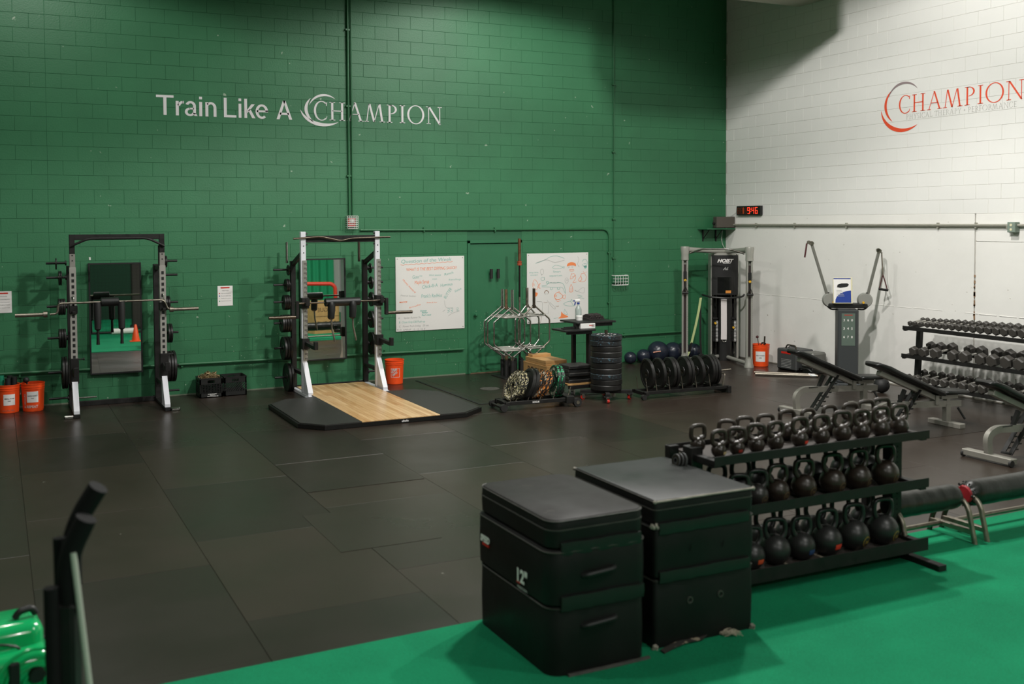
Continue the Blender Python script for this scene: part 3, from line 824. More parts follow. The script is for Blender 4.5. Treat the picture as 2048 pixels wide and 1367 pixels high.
# board writing in board pixels (crop 1110 x 1150)
def U(x, y): return ((x-82)/1108*W_, H_-(y-105)/1185*H_)
def wr_(b, txt, x, y, x2, size, rot=0.0, **kw):
    a = U(x, y); c = U(x2, y); add_text(b, txt, a[0], a[1], size, rot=rot, width=(c[0]-a[0])/max(cos(rot), .3) if x2 else None, shear=.15, **kw)
tb = B().at(FR); ob = B().at(FR); gb = B().at(FR); sc_ = B().at(FR)
wr_(tb, 'Question of the Week', 165, 205, 970, .085, rot=.03)
ink(ob, [U(160+i*42, 232-(i*1.8)+(6 if i % 2 else -6)) for i in range(21)], .006)
wr_(ob, 'WHAT IS THE BEST DIPPING SAUCE?', 248, 330, 1060, .072, rot=.015)
wr_(tb, 'Guac', 345, 455, 450, .08, rot=.05); wr_(tb, 'Hot', 460, 425, 500, .04)
wr_(tb, 'Hot sauce', 612, 420, 800, .045); wr_(tb, 'mayo', 660, 478, 740, .035); wr_(tb, 'Ranch', 860, 420, 1005, .055, rot=.2)
wr_(ob, 'Maple Syrup', 380, 545, 610, .085, rot=.06)
wr_(ob, 'Honey mustard', 185, 470, 380, .045, rot=-.8); wr_(tb, 'Chick-fil-A', 500, 620, 745, .08, rot=.1); wr_(tb, 'Hummus', 795, 600, 990, .07, rot=.1)
wr_(gb, 'Peanut butter', 155, 725, 400, .035, rot=-.08); wr_(tb, "Frank's RedHot", 482, 765, 820, .085)
wr_(tb, 'BUTTER', 880, 805, 985, .075, rot=.95); wr_(tb, 'Salsa', 1030, 700, 1140, .05, rot=.4); wr_(ob, 'MAYO!', 135, 835, 258, .035, bold=.001)
wr_(ob, 'Sriracha', 290, 930, 470, .035, rot=.25); wr_(ob, 'Sweet & Sour', 570, 855, 740, .03); wr_(tb, 'ketchup', 930, 500, 1130, .045)
wr_(tb, 'Sweet', 465, 985, 570, .035, bold=.001); wr_(tb, 'Baby', 490, 1015, 590, .035, bold=.001); wr_(tb, "Ray's too!", 490, 1055, 640, .035, bold=.001)
wr_(gb, 'A      Spider Runner 3x', 115, 1090, 475, .045); wr_(tb, 'B  Close Grip DB Push-up', 125, 1160, 540, .05); wr_(gb, 'C   Power Push Swing   20 sec', 125, 1225, 600, .045); wr_(gb, 'D  AMRAP  15, 12, 10, 8', 135, 1280, 540, .042)
ink(gb, curve([U(*p) for p in [(860, 820), (870, 900), (900, 940), (1000, 945)]]), .004)
for (x, y) in ((905, 985), (960, 985), (1050, 980)):
    ink(tb, curve([U(*p) for p in [(x, y-25), (x+35, y-30), (x+30, y), (x+5, y+5), (x+38, y+20), (x, y+40)]]), .005)
ink(gb, curve([U(*p) for p in [(830, 1005), (850, 990), (870, 975)]]), .005); ink(gb, curve([U(*p) for p in [(920, 1080), (980, 1040), (1110, 1000)]]), .004)
tb.at(); ob.at(); gb.at()
kind(tb.build('teal_writing', TEAL, t, False), 'stuff'); kind(ob.build('orange_writing', ORANGE_D, t, False), 'stuff'); kind(gb.build('grey_writing', GREYMK, t, False), 'stuff')

t, W_, H_ = board('whiteboard', -4.285, -3.055, .79, 2.01, 'whiteboard right of the green door covered in small teal and orange doodles')
def U(x, y): return ((x-108)/1012*W_, H_-(y-105)/1165*H_)
tb = B().at(FR); ob = B().at(FR); gb = B().at(FR); bb = B().at(FR)
def dr(b, pts, w_=.006, cv=True, close=False):
    q = [U(*p) for p in pts]
    if close: q = q+[q[0]]
    ink(b, curve(q, 5) if cv else q, w_)
def ell(b, cx, cy, rx, ry, w_=.006, a0=0, a1=360, n=20): dr(b, [(cx+rx*cos(radians(a0+(a1-a0)*i/n)), cy-ry*sin(radians(a0+(a1-a0)*i/n))) for i in range(n+1)], w_, False)
def blob(b, pts): b.prism([U(*p) for p in curve(pts+[pts[0]], 4)[:-1]], 0, .001)
dr(tb, [(245, 270), (350, 235), (440, 190), (500, 160), (600, 155), (700, 190), (715, 200)]); dr(gb, [(260, 260), (420, 215), (560, 260), (720, 225)])
dr(tb, [(520, 345), (560, 310), (620, 315), (690, 345), (640, 365), (560, 370), (520, 345)], .005); dr(tb, [(690, 345), (715, 330), (712, 362), (690, 345)], .005)
ell(gb, 350, 410, 28, 45, .004); ell(gb, 345, 460, 6, 8, .005); ell(tb, 360, 530, 28, 28, .005); dr(tb, [(385, 500), (390, 555)], .005)
for i, (a, y) in enumerate((('Smart', 430), ('aquarium', 495))): q = U(530 if not i else 470, y); add_text(tb, a, q[0], q[1], .045, width=(.15, .25)[i])
q = U(140, 430); add_text(tb, 'deep blue', q[0], q[1], .035, width=.18); q = U(160, 470); add_text(tb, 'ocean', q[0], q[1], .035, width=.14)
dr(ob, [(215, 550), (195, 620), (215, 680), (260, 700), (290, 650), (270, 580), (235, 540), (215, 550)]); dr(ob, [(275, 660), (320, 600), (305, 650), (318, 690), (275, 660)], .005)
dr(ob, [(205, 640), (215, 600), (228, 640)], .005)
# crocodile
dr(tb, [(345, 645), (420, 635), (470, 600), (560, 605), (640, 600), (700, 630), (730, 720), (735, 790)], .007); dr(tb, [(345, 660), (440, 665), (520, 675), (600, 680), (680, 685), (720, 760), (735, 790)], .006)
ell(tb, 437, 590, 20, 16, .008); dr(tb, [(490, 678), (485, 710), (515, 712), (518, 680)]); dr(tb, [(605, 682), (600, 708), (635, 712), (640, 682)], .008)
dr(gb, [(470, 603), (500, 590), (520, 603), (550, 592), (580, 603), (610, 592), (640, 603)], .004)
# bearded man with orange cap
blob(ob, [(762, 335), (770, 290), (835, 262), (900, 285), (910, 332), (870, 320), (800, 322)])
ell(gb, 790, 345, 12, 8, .004); ell(gb, 850, 345, 12, 8, .004); dr(ob, [(800, 385), (870, 385), (868, 415), (808, 412), (800, 385)], .004)
for x in (815, 830, 845, 860): dr(ob, [(x, 385), (x, 413)], .003, False)
dr(ob, [(840, 450), (815, 540), (860, 530), (900, 480), (905, 540), (860, 605), (920, 600)], .006); dr(ob, [(830, 470), (880, 455), (890, 500), (845, 510)], .005)
dr(ob, [(1005, 460), (975, 530), (950, 570), (1000, 600), (1060, 590), (1085, 520), (1050, 460), (1005, 460)], .006); dr(ob, [(990, 500), (1010, 560), (970, 590)], .008); dr(ob, [(1030, 420), (1060, 450), (1095, 430)], .004)
ell(tb, 1060, 280, 42, 62, .007, 200, 520); dr(tb, [(1040, 295), (1085, 295)], .007); blob(tb, [(1040, 335), (1065, 325), (1095, 335), (1090, 365), (1060, 375)])
dr(gb, [(940, 170), (960, 220), (940, 300), (970, 350)], .004); ell(gb, 755, 570, 28, 45, .004); ell(gb, 760, 565, 8, 10, .004)
dr(ob, [(830, 635), (800, 710), (800, 755), (830, 770), (858, 750), (855, 700), (830, 635)], .006)
for x in (812, 830, 846): dr(ob, [(x, 700), (x, 765)], .004, False)
dr(gb, [(890, 735), (930, 760), (1020, 700), (1055, 720), (1040, 790), (960, 770), (890, 735)], .004)
# plain standing figure
dr(bb, [(385, 770), (400, 735), (425, 725), (450, 745), (455, 775)], .012); ell(gb, 402, 782, 7, 5, .004); ell(gb, 432, 782, 7, 5, .004)
dr(gb, [(262, 898), (340, 905), (355, 930), (350, 1100), (450, 1110), (458, 960)], .005, False); dr(gb, [(430, 885), (500, 990), (555, 1040), (560, 1010), (470, 920)], .005); dr(bb, [(340, 1140), (320, 1250), (275, 1252)], .005)
q = U(375, 930); add_text(bb, 'Captain', q[0], q[1], .025, width=.075); q = U(570, 1000); add_text(bb, 'Anglr', q[0], q[1], .025, width=.07)
# round fish
dr(ob, [(555, 800), (600, 765), (660, 790), (690, 830), (660, 870), (600, 885), (555, 850), (555, 800)], .008); dr(ob, [(610, 765), (630, 745), (650, 785)], .005); dr(ob, [(685, 835), (730, 810), (722, 880), (685, 850)], .006)
ell(ob, 572, 822, 14, 16, .008); dr(ob, [(560, 860), (600, 915), (660, 900)], .005)
blob(ob, [(235, 745), (275, 760), (270, 800), (240, 820)])
# shark
dr(tb, [(700, 960), (760, 930), (820, 925), (860, 985), (890, 1000), (800, 1000), (730, 985), (700, 960)], .006); dr(tb, [(820, 925), (838, 890), (850, 935)], .006)
q = U(930, 830); add_text(tb, 'ocean', q[0], q[1], .035, rot=-.25, width=.1); q = U(945, 865); add_text(tb, 'waves', q[0], q[1], .03, rot=-.25, width=.13)
# boat with orange sail
blob(ob, [(665, 1085), (700, 1130), (780, 1180), (700, 1200), (615, 1198), (655, 1165)]); dr(tb, [(720, 1050), (770, 1140), (710, 1120), (720, 1050)], .005); dr(tb, [(540, 1198), (610, 1190)], .005)
for b in (tb, ob, gb, bb): b.at()
kind(tb.build('teal_drawing', TEAL, t, False), 'stuff'); kind(ob.build('orange_drawing', mat('bright_orange_marker', '#F08A52', .7), t, False), 'stuff'); kind(gb.build('grey_drawing', GREYMK, t, False), 'stuff'); kind(bb.build('brown_drawing', BROWNMK, t, False), 'stuff')

# --- paper signs
def paper(xa, za, label, rows_):
    t = thing('paper_sign', label, 'sign', (xa, -.001, za))
    B().box(0, .225, -.0035, -.001, 0, .30).build('sheet', PAPER, t, False)
    F2 = Matrix(((1, 0, 0, 0), (0, 0, -1, -.0037), (0, 1, 0, 0), (0, 0, 0, 1)))
    b = B().at(F2); b.box(.055, .17, .262, .282, 0, .0006); b.prism([(.04, .272), (.055, .285), (.055, .259)], 0, .0006); b.prism([(.185, .272), (.17, .285), (.17, .259)], 0, .0006); b.at(); kind(b.build('red_banner', RED, t, False), 'stuff')
    b = B().at(F2)
    for i, s in enumerate(rows_): add_text(b, s, .05 if i else .065, .222-i*.039 - (0 if i else 0), .016 if i else .018, width=.15 if i else .1)
    b.at(); kind(b.build('printed_lines', PRINT, t, False), 'stuff')
    for i, m_ in enumerate((RED, BLUE, CREAM, mat('green_print', '#4F9A6A', .6))):
        B().at(F2).lathe([(0, 0), (.009, 0), (.009, .0006), (0, .0006)], 12, (.028, .187-i*.039, 0)).build('dot', m_, t, False)
    return t
paper(-9.555, 1.315, 'white printed notice on the green wall between the two racks', ['WEEKLY RULES', 'Wipe down all equipment', 'Put your weights away', 'Respect the coaches', 'Have fun and train hard'])
paper(-12.605, 1.335, 'white printed notice on the green wall at the far left edge', ['GYM RULES', 'Put everything back', 'Wipe down equipment', 'No dropping dumbbells', 'Clean up your chalk'])
# ================================================================== LETTERING ON THE WALLS
def ellpts(cx, cy, rx, ry, a0, a1, n=24): return [(cx+rx*cos(radians(a0+(a1-a0)*i/n)), cy+ry*sin(radians(a0+(a1-a0)*i/n))) for i in range(n+1)]
def crescent(b, cx, cy, r, a0, a1, th, h=.002, ry=None, n=30):
    ry = ry or r; la = []; lb = []
    for i in range(n+1):
        t_ = i/n; a = radians(a0+(a1-a0)*t_); k = th*sin(pi*t_)**.8
        la.append((cx+r*cos(a), cy+ry*sin(a))); lb.append((cx+(r-k)*cos(a), cy+(ry-k)*sin(a)))
    for i in range(n):
        q = [la[i], la[i+1], lb[i+1], lb[i]]
        if i == 0: q = [la[0], la[1], lb[1]]
        if i == n-1: q = [la[i], la[i+1], lb[i]]
        b.prism(q, 0, h)
def serif_letter(b, ch, x, y, s, th=.11, h=.002):
    """draws a roman capital with cap height s at x, y; returns advance"""
    T, t_ = th, th*.42; sw, sh = .10, .035
    def P(poly): b.prism([(x+px*s, y+py*s) for px, py in poly], 0, h)
    def st(xa, ya, xb, yb, w_): P([(xa-w_/2, ya), (xa+w_/2, ya), (xb+w_/2, yb), (xb-w_/2, yb)])
    def sf(xc, yy, w_=T): P([(xc-w_/2-sw, yy), (xc+w_/2+sw, yy), (xc+w_/2+sw, yy+sh), (xc-w_/2-sw, yy+sh)])
    def vert(xc, w_=T): st(xc, 0, xc, 1, w_); sf(xc, 0, w_); sf(xc, 1-sh, w_)
    def arc(cx, cy, rx, ry, a0, a1, tv, th_, n=22):
        o_ = ellpts(cx, cy, rx, ry, a0, a1, n); i_ = ellpts(cx, cy, rx-tv, ry-th_, a0, a1, n)
        for k in range(n): P([o_[k], o_[k+1], i_[k+1], i_[k]])
    if ch == 'C':
        arc(.42, .5, .42, .54, 52, 308, T, t_); P([(.66, .78), (.70, .78), (.72, 1.0), (.66, .93)]); P([(.66, .10), (.68, .06), (.72, .2), (.70, .22)]); return .82
    if ch == 'O': arc(.5, .5, .50, .54, 0, 360, T, t_, 32); return 1.12
    if ch == 'H': vert(.18); vert(.72); P([(.18, .50), (.72, .50), (.72, .545), (.18, .545)]); return 1.0
    if ch == 'I': vert(.2); return .48
    if ch == 'A':
        st(.10, 0, .42, 1.0, t_); st(.76, 0, .42, 1.04, T); sf(.10, 0, t_); sf(.76, 0, T); P([(.20, .36), (.66, .36), (.65, .40), (.21, .40)]); return .98
    if ch == 'M':
        st(.10, 0, .24, 1.0, t_); st(.52, .0, .26, 1.0, T); st(.52, .0, .80, 1.0, t_); st(.98, 0, .83, 1.0, T); sf(.10, 0, t_); sf(.98, 0, T); return 1.22
    if ch == 'P':
        vert(.18); arc(.26, .74, .34, .26, -90, 90, T, t_*.9); P([(.18, 1-t_), (.28, 1-t_), (.28, 1), (.18, 1)]); return .72
    if ch == 'N':
        st(.14, 0, .14, 1, t_); st(.80, 0, .16, 1.0, T*1.1); st(.80, -.03, .80, 1, t_); sf(.14, 0, t_); sf(.80, 1-sh, t_); sf(.10, 1-sh, t_*.5); return 1.02
    if ch == 'Y': st(.36, 0, .36, .5, T); st(.36, .46, .08, 1, T); st(.36, .46, .66, 1, t_); sf(.36, 0); sf(.08, 1-sh, T*.7); sf(.66, 1-sh, t_); return .76
    if ch == 'L': vert(.18); P([(.18, 0), (.58, 0), (.62, .2), (.56, .06), (.18, .05)]); return .66
    if ch == 'T': st(.36, 0, .36, 1, T); sf(.36, 0); P([(.02, .95), (.70, .95), (.70, 1), (.02, 1)]); P([(.02, .82), (.05, .82), (.05, .97), (.02, .97)]); P([(.67, .82), (.70, .82), (.70, .97), (.67, .97)]); return .74
    if ch in 'EF':
        vert(.18); P([(.18, .95), (.60, .95), (.60, 1), (.18, 1)]); P([(.18, .49), (.52, .49), (.52, .54), (.18, .54)])
        if ch == 'E': P([(.18, 0), (.62, 0), (.62, .05), (.18, .05)])
        return .68
    if ch == 'R': vert(.18); arc(.26, .75, .32, .25, -90, 90, T, t_); P([(.18, 1-t_), (.28, 1-t_), (.28, 1), (.18, 1)]); st(.82, 0, .36, .5, T); return .82
    if ch == 'S': arc(.28, .76, .20, .25, 30, 262, T*.8, t_); arc(.28, .25, .23, .26, -150, 85, T*.8, t_); return .56
    if ch == '+': P([(.05, .47), (.45, .47), (.45, .53), (.05, .53)]); P([(.22, .3), (.28, .3), (.28, .7), (.22, .7)]); return .55
    return .34
def serif_word(txt, s, x1, th=.11, sp=.0):
    """separate letter builders, scaled so the word spans 0..x1"""
    tmp = B(); adv = []; x = 0
    for ch in txt:
        a = serif_letter(tmp, ch, x, 0, 1.0, th); adv.append(x); x += a+sp
    k = x1/((x-sp)*s)
    out = []
    for ch, a in zip(txt, adv):
        if ch == ' ': continue
        b = B(); serif_letter(b, ch, 0, 0, s, th)
        b.v = [((vx)*k+a*s*k, vy, vz) for vx, vy, vz in b.v]; out.append((ch, b))
    return out
def place(b, F, name, m_, par):
    b.v = [tuple(F @ Vector(p)) for p in b.v]; return b.build(name, m_, par, False)
sg = thing('wall_lettering', 'white lettering reading Train Like A Champion across the green wall', 'lettering', (0, 0, 0))
Z0 = 4.165
def sans_letter(b, ch, s, h=.002):
    """grotesque letter with cap height s; returns advance"""
    W = .135
    def P(poly): b.prism([(px*s, py*s) for px, py in poly], 0, h)
    def R_(x0_, x1_, y0_, y1_): P([(x0_, y0_), (x1_, y0_), (x1_, y1_), (x0_, y1_)])
    def arc(cx, cy, rx, ry, a0, a1, w_=W, n=16, wy_=.115):
        o_ = ellpts(cx, cy, rx, ry, a0, a1, n); i_ = ellpts(cx, cy, rx-w_, ry-wy_, a0, a1, n)
        for k in range(n): P([o_[k], o_[k+1], i_[k+1], i_[k]])
    X = .73
    if ch == 'T': R_(.02, .80, .88, 1); R_(.34, .48, 0, .88); return .82
    if ch == 'L': R_(.08, .22, 0, 1); R_(.22, .68, 0, .12); return .72
    if ch == 'i': R_(.07, .205, 0, X); R_(.07, .205, .86, 1); return .28
    if ch == 'n':
        R_(.07, .205, 0, X); arc(.325, .44, .255, .305, 0, 140); R_(.445, .58, 0, .45); return .66
    if ch == 'r': R_(.07, .205, 0, X); arc(.40, .40, .27, .34, 90, 160, .13); P([(.38, .74), (.44, .745), (.44, .61), (.38, .615)]); return .44
    if ch == 'a':
        arc(.30, .50, .24, .25, 5, 160, .13); R_(.41, .54, .10, .52); arc(.27, .20, .235, .215, 90, 345, .125, 18, .10); R_(.25, .45, .33, .415); P([(.41, .16), (.54, .14), (.61, .0), (.47, .0)]); return .62
    if ch == 'e': arc(.33, .365, .31, .38, -0, 310, .135, 26); R_(.08, .635, .33, .43); return .69
    if ch == 'k': R_(.07, .205, 0, 1); P([(.19, .22), (.19, .40), (.42, X), (.59, X)]); P([(.26, .40), (.36, .48), (.61, 0), (.45, 0)]); return .60
    if ch == 'A': P([(.0, 0), (.15, 0), (.46, 1), (.33, 1)]); P([(.79, 0), (.64, 0), (.33, 1), (.46, 1)]); R_(.17, .62, .24, .355); return .8
    return .3
for wtxt, xa, wd_ in (('Train', -10.40, .87), ('Like', -9.42, .67), ('A', -8.62, .245)):
    adv = 0.0; parts_ = []
    for ch in wtxt:
        b = B(); a_ = sans_letter(b, ch, .29); parts_.append((b, adv)); adv += a_*.29
    last = max(v[0]+parts_[-1][1] for v in parts_[-1][0].v); first_ = min(v[0] for v in parts_[0][0].v)
    k = wd_/(last-first_)
    for b, x in parts_:
        b.v = [((v[0]+x-first_)*k, v[1], v[2]) for v in b.v]
        place(b, frame_green(xa, Z0-.01, -.0015), 'letter', LETTER, sg)
for ch, b in serif_word('CHAMPION', .285, 2.20, .115):
    place(b, frame_green(-8.03, Z0+.005, -.0015), 'letter', LETTER, sg)
for (cx, cz, r, a0, a1, th_) in ((-7.86, 4.325, .255, 45, 165, .035), (-7.835, 4.33, .345, 135, 235, .05), (-7.88, 4.36, .37, 188, 312, .055)):
    ry_ = {.255: .25, .345: .245, .37: .29}[r]
    b = B(); crescent(b, 0, 0, r, a0, a1, th_, ry=ry_); place(b, frame_green(cx, cz, -.0015), 'crescent', LETTER, sg)
sg = thing('wall_logo', 'red and grey logo lettering high on the white wall at the right edge', 'lettering', (0, 0, 0))
for ch, b in serif_word('CHAMPION', .26, 2.15, .09):
    place(b, frame_white(-4.13, 4.185, -.0015), 'letter', REDL, sg)
for ch, b in serif_word('PHYSICAL THERAPY + PERFORMANCE', .075, 1.88, .07, .04):
    place(b, frame_white(-4.27, 4.085, -.0015), 'letter', PALEL, sg)
for (cy, cz, r, a0, a1, th_, m_) in ((-4.22, 4.40, .30, 30, 170, .035, GREYL), (-4.22, 4.32, .375, 130, 235, .045, REDL), (-4.20, 4.26, .42, 180, 312, .06, REDL)):
    ry_ = {.30: .26, .375: .30, .42: .36}[r]
    b = B(); crescent(b, 0, 0, r, a0, a1, th_, ry=ry_); place(b, frame_white(cy, cz, -.0015), 'crescent', m_, sg)

# ================================================================== BUCKETS
def bucket(x, y, label, rz=0.0, h=.385, r=.152):
    t = thing('bucket', label, 'bucket', (x, y, 0), rz)
    b = B(); n = 32; rb = r*.87
    prof = [(0, .0), (rb-.004, 0), (rb, .006), (r*.965, h*.80), (r*1.0, h*.80), (r*1.0, h*.815), (r*.975, h*.82), (r*.98, h*.87), (r*1.02, h*.87), (r*1.02, h*.885), (r*.985, h*.89), (r*.99, h*.965), (r*1.03, h*.97), (r*1.03, h), (r*.975, h), (r*.93, h*.6), (rb-.006, .01), (0, .01)]
    b.lathe(prof, n).build('shell', ORANGE, t, True, .5)
    B().tube([(-r*1.03, 0, h*.86), (-r*1.03, -.02, h*.8), (-r*1.02, -.06, h*.62), (-r*.8, -.125, h*.56), (0, -r*1.04, h*.52)][:3], .003, 6).build('handle', STEEL, t)
    return t, h, r
def curved(b_src, r, h, z0):
    """wraps flat x/y builder verts round a bucket front (local -y)"""
    out_ = []
    for vx, vy, vz in b_src.v:
        z = z0+vy; rr_ = (r*.87+(r*.965-r*.87)*min(z/(h*.8), 1))+.0015+vz
        a = vx/rr_; out_.append((rr_*sin(a), -rr_*cos(a), z))
    b_src.v = out_; return b_src
def grid(b, x0_, x1_, y0_, y1_, n=8, h=.0008):
    for i in range(n):
        a = x0_+(x1_-x0_)*i/n; c = x0_+(x1_-x0_)*(i+1)/n
        b.add([(a, y0_, h), (c, y0_, h), (c, y1_, h), (a, y1_, h)], [(0, 1, 2, 3)])
    return b
def bucket_label(t, h, r, l1, l2, wd=.15, z0=.11, hh=.15):
    curved(grid(B(), -wd/2, wd/2, 0, hh), r, h, z0).build('paper_label', PAPER, t)
    b = B(); add_text(b, l1, -wd*.42, hh*.55, .024, width=wd*.84, bold=.0006); add_text(b, l2, -wd*.14, hh*.33, .022, width=wd*.28, bold=.0006)
    b.v = [(a, c, .0012) for a, c, _ in b.v]; kind(curved(b, r, h, z0).build('label_text', PRINT, t, False), 'stuff')
t, h, r = bucket(-12.455, -.30, 'orange bucket at the far left edge holding dark green and black rollers', .08)
bucket_label(t, h, r, 'SMALL FOAM', 'ONLY')
b = B(); add_text(b, 'Let\'s Do This', -.09, 0, .028); b.v = [(a, c, .0012) for a, c, _ in b.v]; kind(curved(b, r, h, .03).build('printed_text', mat('grey_print', '#A8A29A', .6), t, False), 'stuff')
for i, (dx, dy, m_, hh) in enumerate(((-.07, .02, mat('teal_foam', '#14815F', .6), .50), (.02, .05, FOAM, .49), (.065, -.03, FOAM, .48), (.0, -.06, FOAM, .47))):
    q = B().cyl((-12.455+dx, -.30+dy, .03), (-12.455+dx*1.2, -.30+dy, hh), .038, 16); q.cyl((-12.455+dx*1.2, -.30+dy, hh-.001), (-12.455+dx*1.2, -.30+dy, hh+.001), .012, 10)
    tag(q.build('foam_roller', m_, None), ('teal foam roller sticking out of the far left orange bucket', 'black foam roller at the back of the far left orange bucket', 'black foam roller at the right side of the far left orange bucket', 'black foam roller at the front of the far left orange bucket')[i], 'foam roller')
t, h, r = bucket(-12.145, -.32, 'orange bucket with a white label and the word repeat, second from the left edge', -.08)
bucket_label(t, h, r, 'BANDS & GADGETS', 'ONLY', z0=.13)
b = B(); add_text(b, '& REPEAT', -.12, 0, .05, bold=.002, width=.19); b.v = [(a, c, .0012) for a, c, _ in b.v]; kind(curved(b, r, h, .055).build('printed_text', PAPER, t, False), 'stuff')
b = B(); add_text(b, 'MEASURE', 0, 0, .035, rot=pi/2, bold=.001); b.v = [(a-.095, c, .0012) for a, c, _ in b.v]; kind(curved(b, r, h, .1).build('printed_text', PAPER, t, False), 'stuff')
t = thing('massage_stick', 'black ball-ended stick poking out of the second orange bucket', 'massage stick', (-12.17, -.30, .02))
B().cyl((.06, 0, 0), (-.05, .02, .36), .012, 8).build('shaft', PLASTIC, t); B().ball((-.058, .02, .40), .042, 14, 9).build('ball_end', FOAM, t)
t, h, r = bucket(-6.87, -.38, 'orange bucket with a square white logo standing right of the white rack', -.25)
b = B(); wd = .062
for (a, c, d_, e) in ((-wd, wd, -.062, -.058), (-wd, wd, .058, .062), (-wd, -wd+.004, -.062, .062), (wd-.004, wd, -.062, .062)): grid(b, a, c, d_, e, 6)
for txt, yy, sz, xx, wdt in (('THE', .028, .026, -.042, .035), ('HOME', -.008, .040, -.045, .088), ('DEPOT', -.046, .036, -.034, .085)):
    add_text(b, txt, xx, yy, sz, rot=.62, bold=.0025, width=wdt)
b.v = [(a*1.15, c*1.15, .0012) for a, c, _ in b.v]
kind(curved(b, r, h, .185).build('square_logo', PAPER, t, False), 'stuff')
t, h, r = bucket(-.42, -1.50, 'orange bucket with a white label by the white wall beside the cable machine', -.75)
bucket_label(t, h, r, 'BELTS & BARS', 'LANDMINES', .17, .09, .18)
t = thing('metal_handle', 'thin metal handle with a dark ball knob standing in the right-hand orange bucket', 'handle', (-.46, -1.52, .02))
B().cyl((.06, 0, 0), (-.05, 0, .48), .007, 8).build('shaft', CHROME, t); B().ball((-.055, 0, .50), .025, 12, 8).build('knob', DARKRED, t)
t = thing('short_bar', 'short rusty bar standing in the right-hand orange bucket', 'bar', (-.36, -1.50, .02))
B().cyl((0, 0, 0), (.03, 0, .50), .014, 10).build('bar', DSTEEL, t)
t = thing('black_clip', 'small black clip lying on top of the right-hand orange bucket', 'clip', (-.42, -1.56, .386))
B().tube([(-.05, 0, 0), (-.02, 0, .03), (.03, 0, .03), (.06, 0, .005)], .012, 8).build('clip_body', PLASTIC, t); B().cyl((-.01, -.02, .02), (-.01, .02, .02), .014, 8).build('clip_pin', STEEL, t)

# ================================================================== MILK CRATES AND CHAIN
def crate(x, y, label, style):
    t = thing('milk_crate', label, 'crate', (x, y, 0)); w_ = .165 if style == 0 else .165; h = .285; e = .012
    b = B()
    for sx in (-1, 1):
        for sy in (-1, 1): b.box(sx*w_-(.02 if sx > 0 else 0), sx*w_+(.02 if sx < 0 else 0), sy*w_-(.02 if sy > 0 else 0), sy*w_+(.02 if sy < 0 else 0), 0, h)
    b.build('corner_post', PLASTIC, t, False)['kind'] = 'stuff'
    B().box(-w_, w_, -w_, w_, 0, .01).build('floor_panel', PLASTIC, t, False)
    b = B()
    def bar(a0, a1, z0_, z1_, side):
        if side < 2: yy = (-w_, -w_+e) if side == 0 else (w_-e, w_); b.box(a0, a1, yy[0], yy[1], z0_, z1_)
        else: xx = (-w_, -w_+e) if side == 2 else (w_-e, w_); b.box(xx[0], xx[1], a0, a1, z0_, z1_)
    for side in range(4):
        bar(-w_, w_, 0, .065, side); bar(-w_, w_, .255, h, side); bar(-w_, -.05, .215, .255, side); bar(.05, w_, .215, .255, side); bar(-w_, w_, .195, .215, side)
        if style == 0:
            for k in range(5): bar(-w_, w_, .078+k*.024, .085+k*.024, side)
            for k in range(7): bar(-w_+.03+k*.042, -.125+k*.042, .06, .2, side)
        else:
            bar(-w_, w_, .065, .072, side)
    if style == 1:
        for k in range(-3, 10):
            xa = -w_+k*.035
            for yy in (-w_+e/2, w_-e/2):
                x0_, x1_ = xa, xa+.12
                z0_, z1_ = .066, .2
                if x0_ < -w_: z0_ += (-w_-x0_)/.12*.134; x0_ = -w_
                if x1_ > w_: z1_ -= (x1_-w_)/.12*.134; x1_ = w_
                if x1_-x0_ > .01: b.beam((x0_, yy, z0_), (x1_, yy, z1_), .012, .012)
    b.build('lattice', PLASTIC, t, False)['kind'] = 'stuff'
    rim = B()
    for q in ((-w_-.004, w_+.004, -w_-.004, -w_+.006), (-w_-.004, w_+.004, w_-.006, w_+.004), (-w_-.004, -w_+.006, -w_, w_), (w_-.006, w_+.004, -w_, w_)): rim.box(*q, h-.012, h+.002)
    rim.build('rim', PLASTIC, t, False)['kind'] = 'stuff'
    return t
t = crate(-9.745, -.235, 'black plastic milk crate heaped with rusty chain', 0)
b = B().at(Matrix(((1, 0, 0, 0), (0, 0, -1, -.1665), (0, 1, 0, 0), (0, 0, 0, 1))))
for i, s in enumerate(('RETURN TO DAIRY', 'PROPERTY', 'UNAUTHORIZED USE')): add_text(b, s, (-.05, -.02, -.06)[i], .046-i*.016, .016, bold=.0004, width=(.13, .07, .16)[i])
b.at(); kind(b.build('printed_text', PAPER, t, False), 'stuff')
crate(-9.385, -.215, 'empty black plastic milk crate with diagonal slats beside the chain crate', 1)
CH = B(); rc = random.Random(12)
def link(c, R_):
    old = CH.M; CH.M = Matrix.Translation(c) @ R_; a, w2 = .034, .02
    CH.tube([(-a, -w2, 0), (a, -w2, 0), (a+w2, 0, 0), (a, w2, 0), (-a, w2, 0), (-a-w2, 0, 0)], .008, 6, loop=True); CH.M = old
for i in range(75):
    rad = .13*math.sqrt(rc.random()); an = rc.uniform(0, 2*pi); x, y = rad*cos(an), rad*sin(an)
    z = .23+.11*(1-rad/.16)*rc.uniform(.5, 1)+.04*rc.random()
    link((x, y, z), Matrix.Rotation(rc.uniform(0, 6.3), 4, 'Z') @ Matrix.Rotation(rc.uniform(-.8, .8), 4, 'Y') @ Matrix.Rotation(rc.uniform(0, 3), 4, 'X'))
o = CH.build('chain', mat('rusty_chain', '#A08A68', .38, metal=.75, var=.35, vscale=20), None)
o.location = (-9.745, -.235, 0); tag(o, 'rusty steel chain heaped in the left milk crate', 'chain', kind='stuff')

